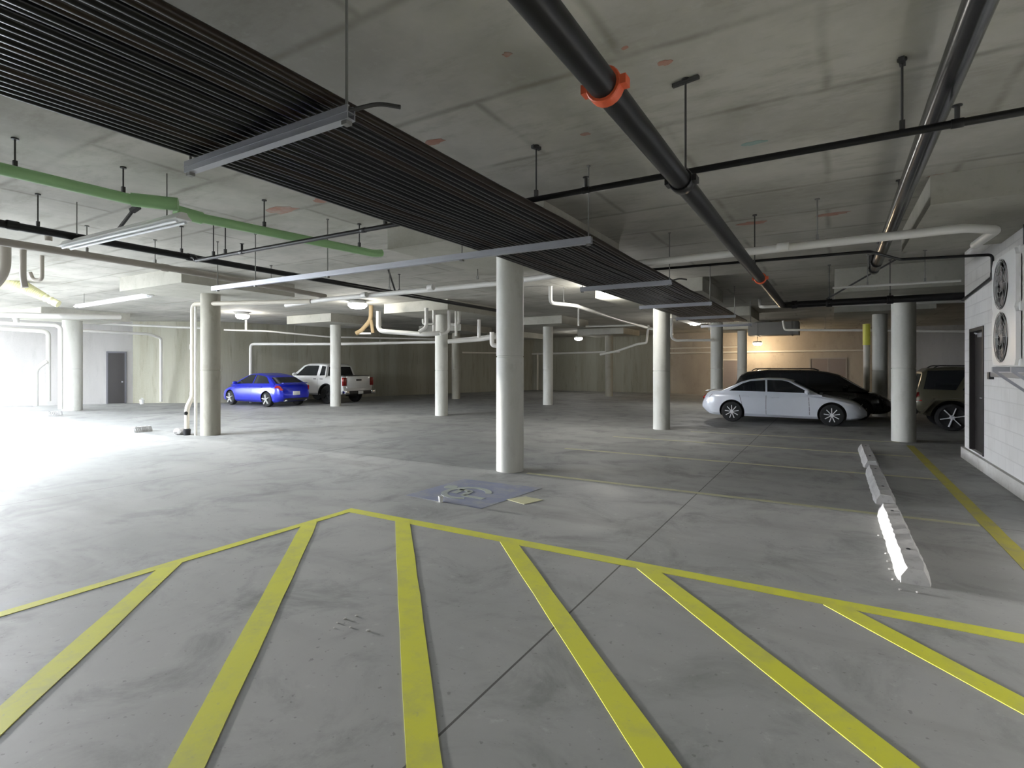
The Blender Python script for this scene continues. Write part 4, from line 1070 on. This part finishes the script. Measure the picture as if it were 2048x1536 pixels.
for sd in (-1, 1):
    c.box('tail_lamp', (-2.33, -2.24, sd * .83 - .10, sd * .83 + .10, .84, 1.22), M['lens_red'], .015)
    c.box('bumper_cap', (-2.47, -2.26, sd * .80 - .13, sd * .80 + .13, .455, .615), M['chrome'], .025)
    c.seam(-.60, .55, 1.24, sd); c.seam(1.0, .55, 1.22, sd); c.handle(-.40, 1.14, sd, M['trimblack']); c.handle(-.85, 1.14, sd, M['trimblack']); c.mirror(.95, 1.36, sd)
    bm = bmesh.new()
    for wx in (-1.20, 1.45):
        tube(bm, [(wx + .50 * math.cos(t_), sd * .95, .41 + .50 * math.sin(t_)) for t_ in [PI * k / 14 for k in range(15)]], .035, 8)
    obj('wheel_arch_trim', bm, M['trimblack'], c.root, True)
c.box('spare_wheel', (-1.95, -1.75, -.3, .3, .34, .50), M['tyre'], .04)

# --- black minivan behind the sedan
c = Car('minivan', 'black minivan standing behind the silver sedan', 'car', (-.74, 21.34, 0), 0.0,
        top=[(-2.35, .80), (-2.30, .98), (-2.2, 1.0), (.8, .98), (1.25, .95), (1.7, .90), (2.1, .80), (2.34, .64), (2.40, .5)],
        bottom=[(-2.35, .40), (-2.25, .28), (-2, .22), (1.9, .20), (2.3, .24), (2.40, .34)],
        width=[(-2.35, .78), (-2.25, .88), (-1.8, .93), (1.5, .93), (2.0, .86), (2.3, .70), (2.40, .55)],
        paint=M['black_paint'], cabin=[(-2.28, .98), (-2.05, 1.42), (-1.85, 1.53), (-1.2, 1.60), (.2, 1.59), (.62, 1.53), (.95, 1.44), (1.75, .90)], belt=.97, roof_hw=.70,
        wheels=(-1.45, 1.48), wr=.33, spokes=7, rimr=.68)
c.side_window([(-2.0, 1.04), (-1.82, 1.42), (-1.15, 1.48), (-1.15, 1.02)], 'quarter_window')
c.side_window([(-1.07, 1.02), (-1.07, 1.485), (-.02, 1.49), (-.02, 1.01)], 'sliding_door_window')
c.side_window([(.07, 1.01), (.07, 1.49), (.50, 1.46), (.82, 1.37), (1.28, 1.0)], 'front_door_window')
c.end_window(.95, 1.75, 'windscreen'); c.end_window(-2.28, -2.05, 'rear_window')
for sd in (-1, 1):
    c.seam(.02, .3, .96, sd); c.seam(1.2, .3, .92, sd); c.seam(-1.1, .3, .96, sd); c.handle(-.2, .86, sd, M['chrome']); c.handle(.2, .86, sd, M['chrome']); c.mirror(1.10, 1.05, sd)
    c.patch('headlamp', [(1.98, .80), (2.12, .76), (2.25, .66), (2.10, .66)], M['lens_clear'], sd)
    c.patch('tail_lamp', [(-2.33, .72), (-2.28, .92), (-2.15, .92), (-2.15, .72)], M['lens_red'], sd)
    bm = bmesh.new(); tube(bm, [(-1.7, sd * .62, 1.565), (-1.6, sd * .62, 1.635), (.2, sd * .62, 1.64), (.35, sd * .62, 1.58)], .016, 8, .05); obj('roof_rail', bm, M['trimblack'], c.root, True)
for x in (-1.2, -.2):
    bm = bmesh.new(); tube(bm, [(x, -.62, 1.645), (x, .62, 1.645)], .018, 8); obj('roof_bar', bm, M['trimblack'], c.root, True)
c.box('front_grille', (2.34, 2.415, -.4, .4, .42, .58), M['trimblack'], .01)

# --- olive sport utility vehicle beyond the block wall
c = Car('utility_vehicle', 'olive brown boxy utility vehicle partly hidden by the block wall corner', 'car', (3.97, 19.05, 0), 0.0,
        top=[(-2.04, .92), (-2.0, 1.05), (-1.9, 1.07), (.9, 1.05), (1.9, 1.0), (2.1, .92), (2.15, .7)],
        bottom=[(-2.04, .52), (-1.95, .44), (-1.7, .36), (1.8, .36), (2.15, .45)],
        width=[(-2.04, .80), (-1.95, .86), (-1.6, .885), (1.7, .885), (2.15, .80)],
        paint=M['olive_paint'], cabin=[(-1.98, 1.04), (-1.86, 1.56), (-1.72, 1.66), (-1.2, 1.70), (.2, 1.69), (.42, 1.62), (.95, 1.03)], belt=1.04, roof_hw=.68,
        wheels=(-1.24, 1.40), wr=.36, spokes=6, rimr=.76, arch=1.24)
c.side_window([(-1.84, 1.10), (-1.74, 1.60), (-.88, 1.62), (-1.16, 1.09)], 'quarter_window')
c.side_window([(-1.02, 1.09), (-.76, 1.61), (-.32, 1.61), (-.32, 1.08)], 'rear_door_window')
c.side_window([(-.24, 1.08), (-.24, 1.61), (.2, 1.60), (.75, 1.09)], 'front_door_window')
c.end_window(.42, .95, 'windscreen'); c.end_window(-1.98, -1.86, 'rear_window')
for sd in (-1, 1):
    fl = [(-1.24 + r * math.cos(a), .36 + r * math.sin(a)) for r, a in ((.62, .08), (.64, .6), (.60, 1.0), (.60, 2.1), (.66, 2.5), (.74, 2.95))]
    for cx_ in (-1.24, 1.40):
        bm = bmesh.new(); pts = [(cx_ + .60, sd * .91, .42), (cx_ + .38, sd * .93, .84), (cx_ - .38, sd * .93, .84), (cx_ - .68, sd * .91, .42)]
        for a, b in zip(pts, pts[1:]): bar(bm, a, b, .11, .055)
        obj('wheel_arch_flare', bm, M['olive_paint'], c.root)
    c.seam(-.28, .45, 1.04, sd); c.seam(-1.0, .9, 1.05, sd); c.handle(-.75, .95, sd); c.handle(.0, .95, sd); c.mirror(.72, 1.15, sd)
    c.patch('tail_lamp', [(-2.03, .78), (-1.98, 1.02), (-1.88, 1.02), (-1.88, .78)], M['lens_red'], sd)
    c.patch('headlamp', [(1.9, .78), (1.9, .95), (2.08, .90), (2.1, .76)], M['lens_clear'], sd)
    bm = bmesh.new(); tube(bm, [(-1.6, sd * .60, 1.665), (-1.5, sd * .60, 1.735), (.1, sd * .60, 1.735), (.2, sd * .60, 1.67)], .016, 8, .05); obj('roof_rail', bm, M['trimblack'], c.root, True)
c.box('rear_bumper', (-2.14, -1.96, -.80, .80, .42, .60), M['trimblack'], .03)

# ------------------------------------------------------------------ daylight
w = bpy.data.worlds.new('sky'); SC.world = w; w.use_nodes = True
bg = w.node_tree.nodes['Background']; bg.inputs['Color'].default_value = (.86, .92, 1.0, 1); bg.inputs['Strength'].default_value = 68.0
s = bpy.data.lights.new('sun', 'SUN'); s.energy = 9; s.angle = math.radians(1.2); s.color = (1, .97, .92)
so = bpy.data.objects.new('sun', s); COL.objects.link(so)
sd = V((1, .010, -math.tan(math.radians(3.6))))
so.rotation_euler = sd.to_track_quat('-Z', 'Y').to_euler(); so.location = (-40, 2, 6)
pl = bpy.data.lights.new('entrance_portal', 'AREA'); pl.shape = 'RECTANGLE'; pl.size = OY1 - OY0; pl.size_y = OZ
pl.cycles.is_portal = True
po = bpy.data.objects.new('entrance_portal', pl); COL.objects.link(po)
p2_ = bpy.data.lights.new('added_opening_portal', 'AREA'); p2_.shape = 'RECTANGLE'; p2_.size = LX1 - LX0; p2_.size_y = LY1 - LY0; p2_.cycles.is_portal = True  # guides sky light through the added ceiling opening
po2 = bpy.data.objects.new('added_opening_portal', p2_); COL.objects.link(po2)
po2.location = ((LX0 + LX1) / 2, (LY0 + LY1) / 2, ZC + .27)
po.location = (X0 - .28, (OY0 + OY1) / 2, OZ / 2); po.rotation_euler = V((1, 0, 0)).to_track_quat('-Z', 'Z').to_euler()

# ------------------------------------------------------------------ camera
cam = bpy.data.cameras.new('camera'); co = bpy.data.objects.new('camera', cam); COL.objects.link(co)
cam.sensor_width = 36.0; cam.lens = F / 2048 * 36.0; cam.shift_y = -(768 - HY) / 2048
cam.clip_start = .05; cam.clip_end = 300
co.location = (0, 0, EYE); co.rotation_euler = (PI / 2, 0, YAW)
SC.camera = co
SC.view_settings.view_transform = 'Standard'; SC.view_settings.look = 'None'; SC.view_settings.gamma = 1; SC.view_settings.use_curve_mapping = False
SC.view_settings.exposure = 0.0
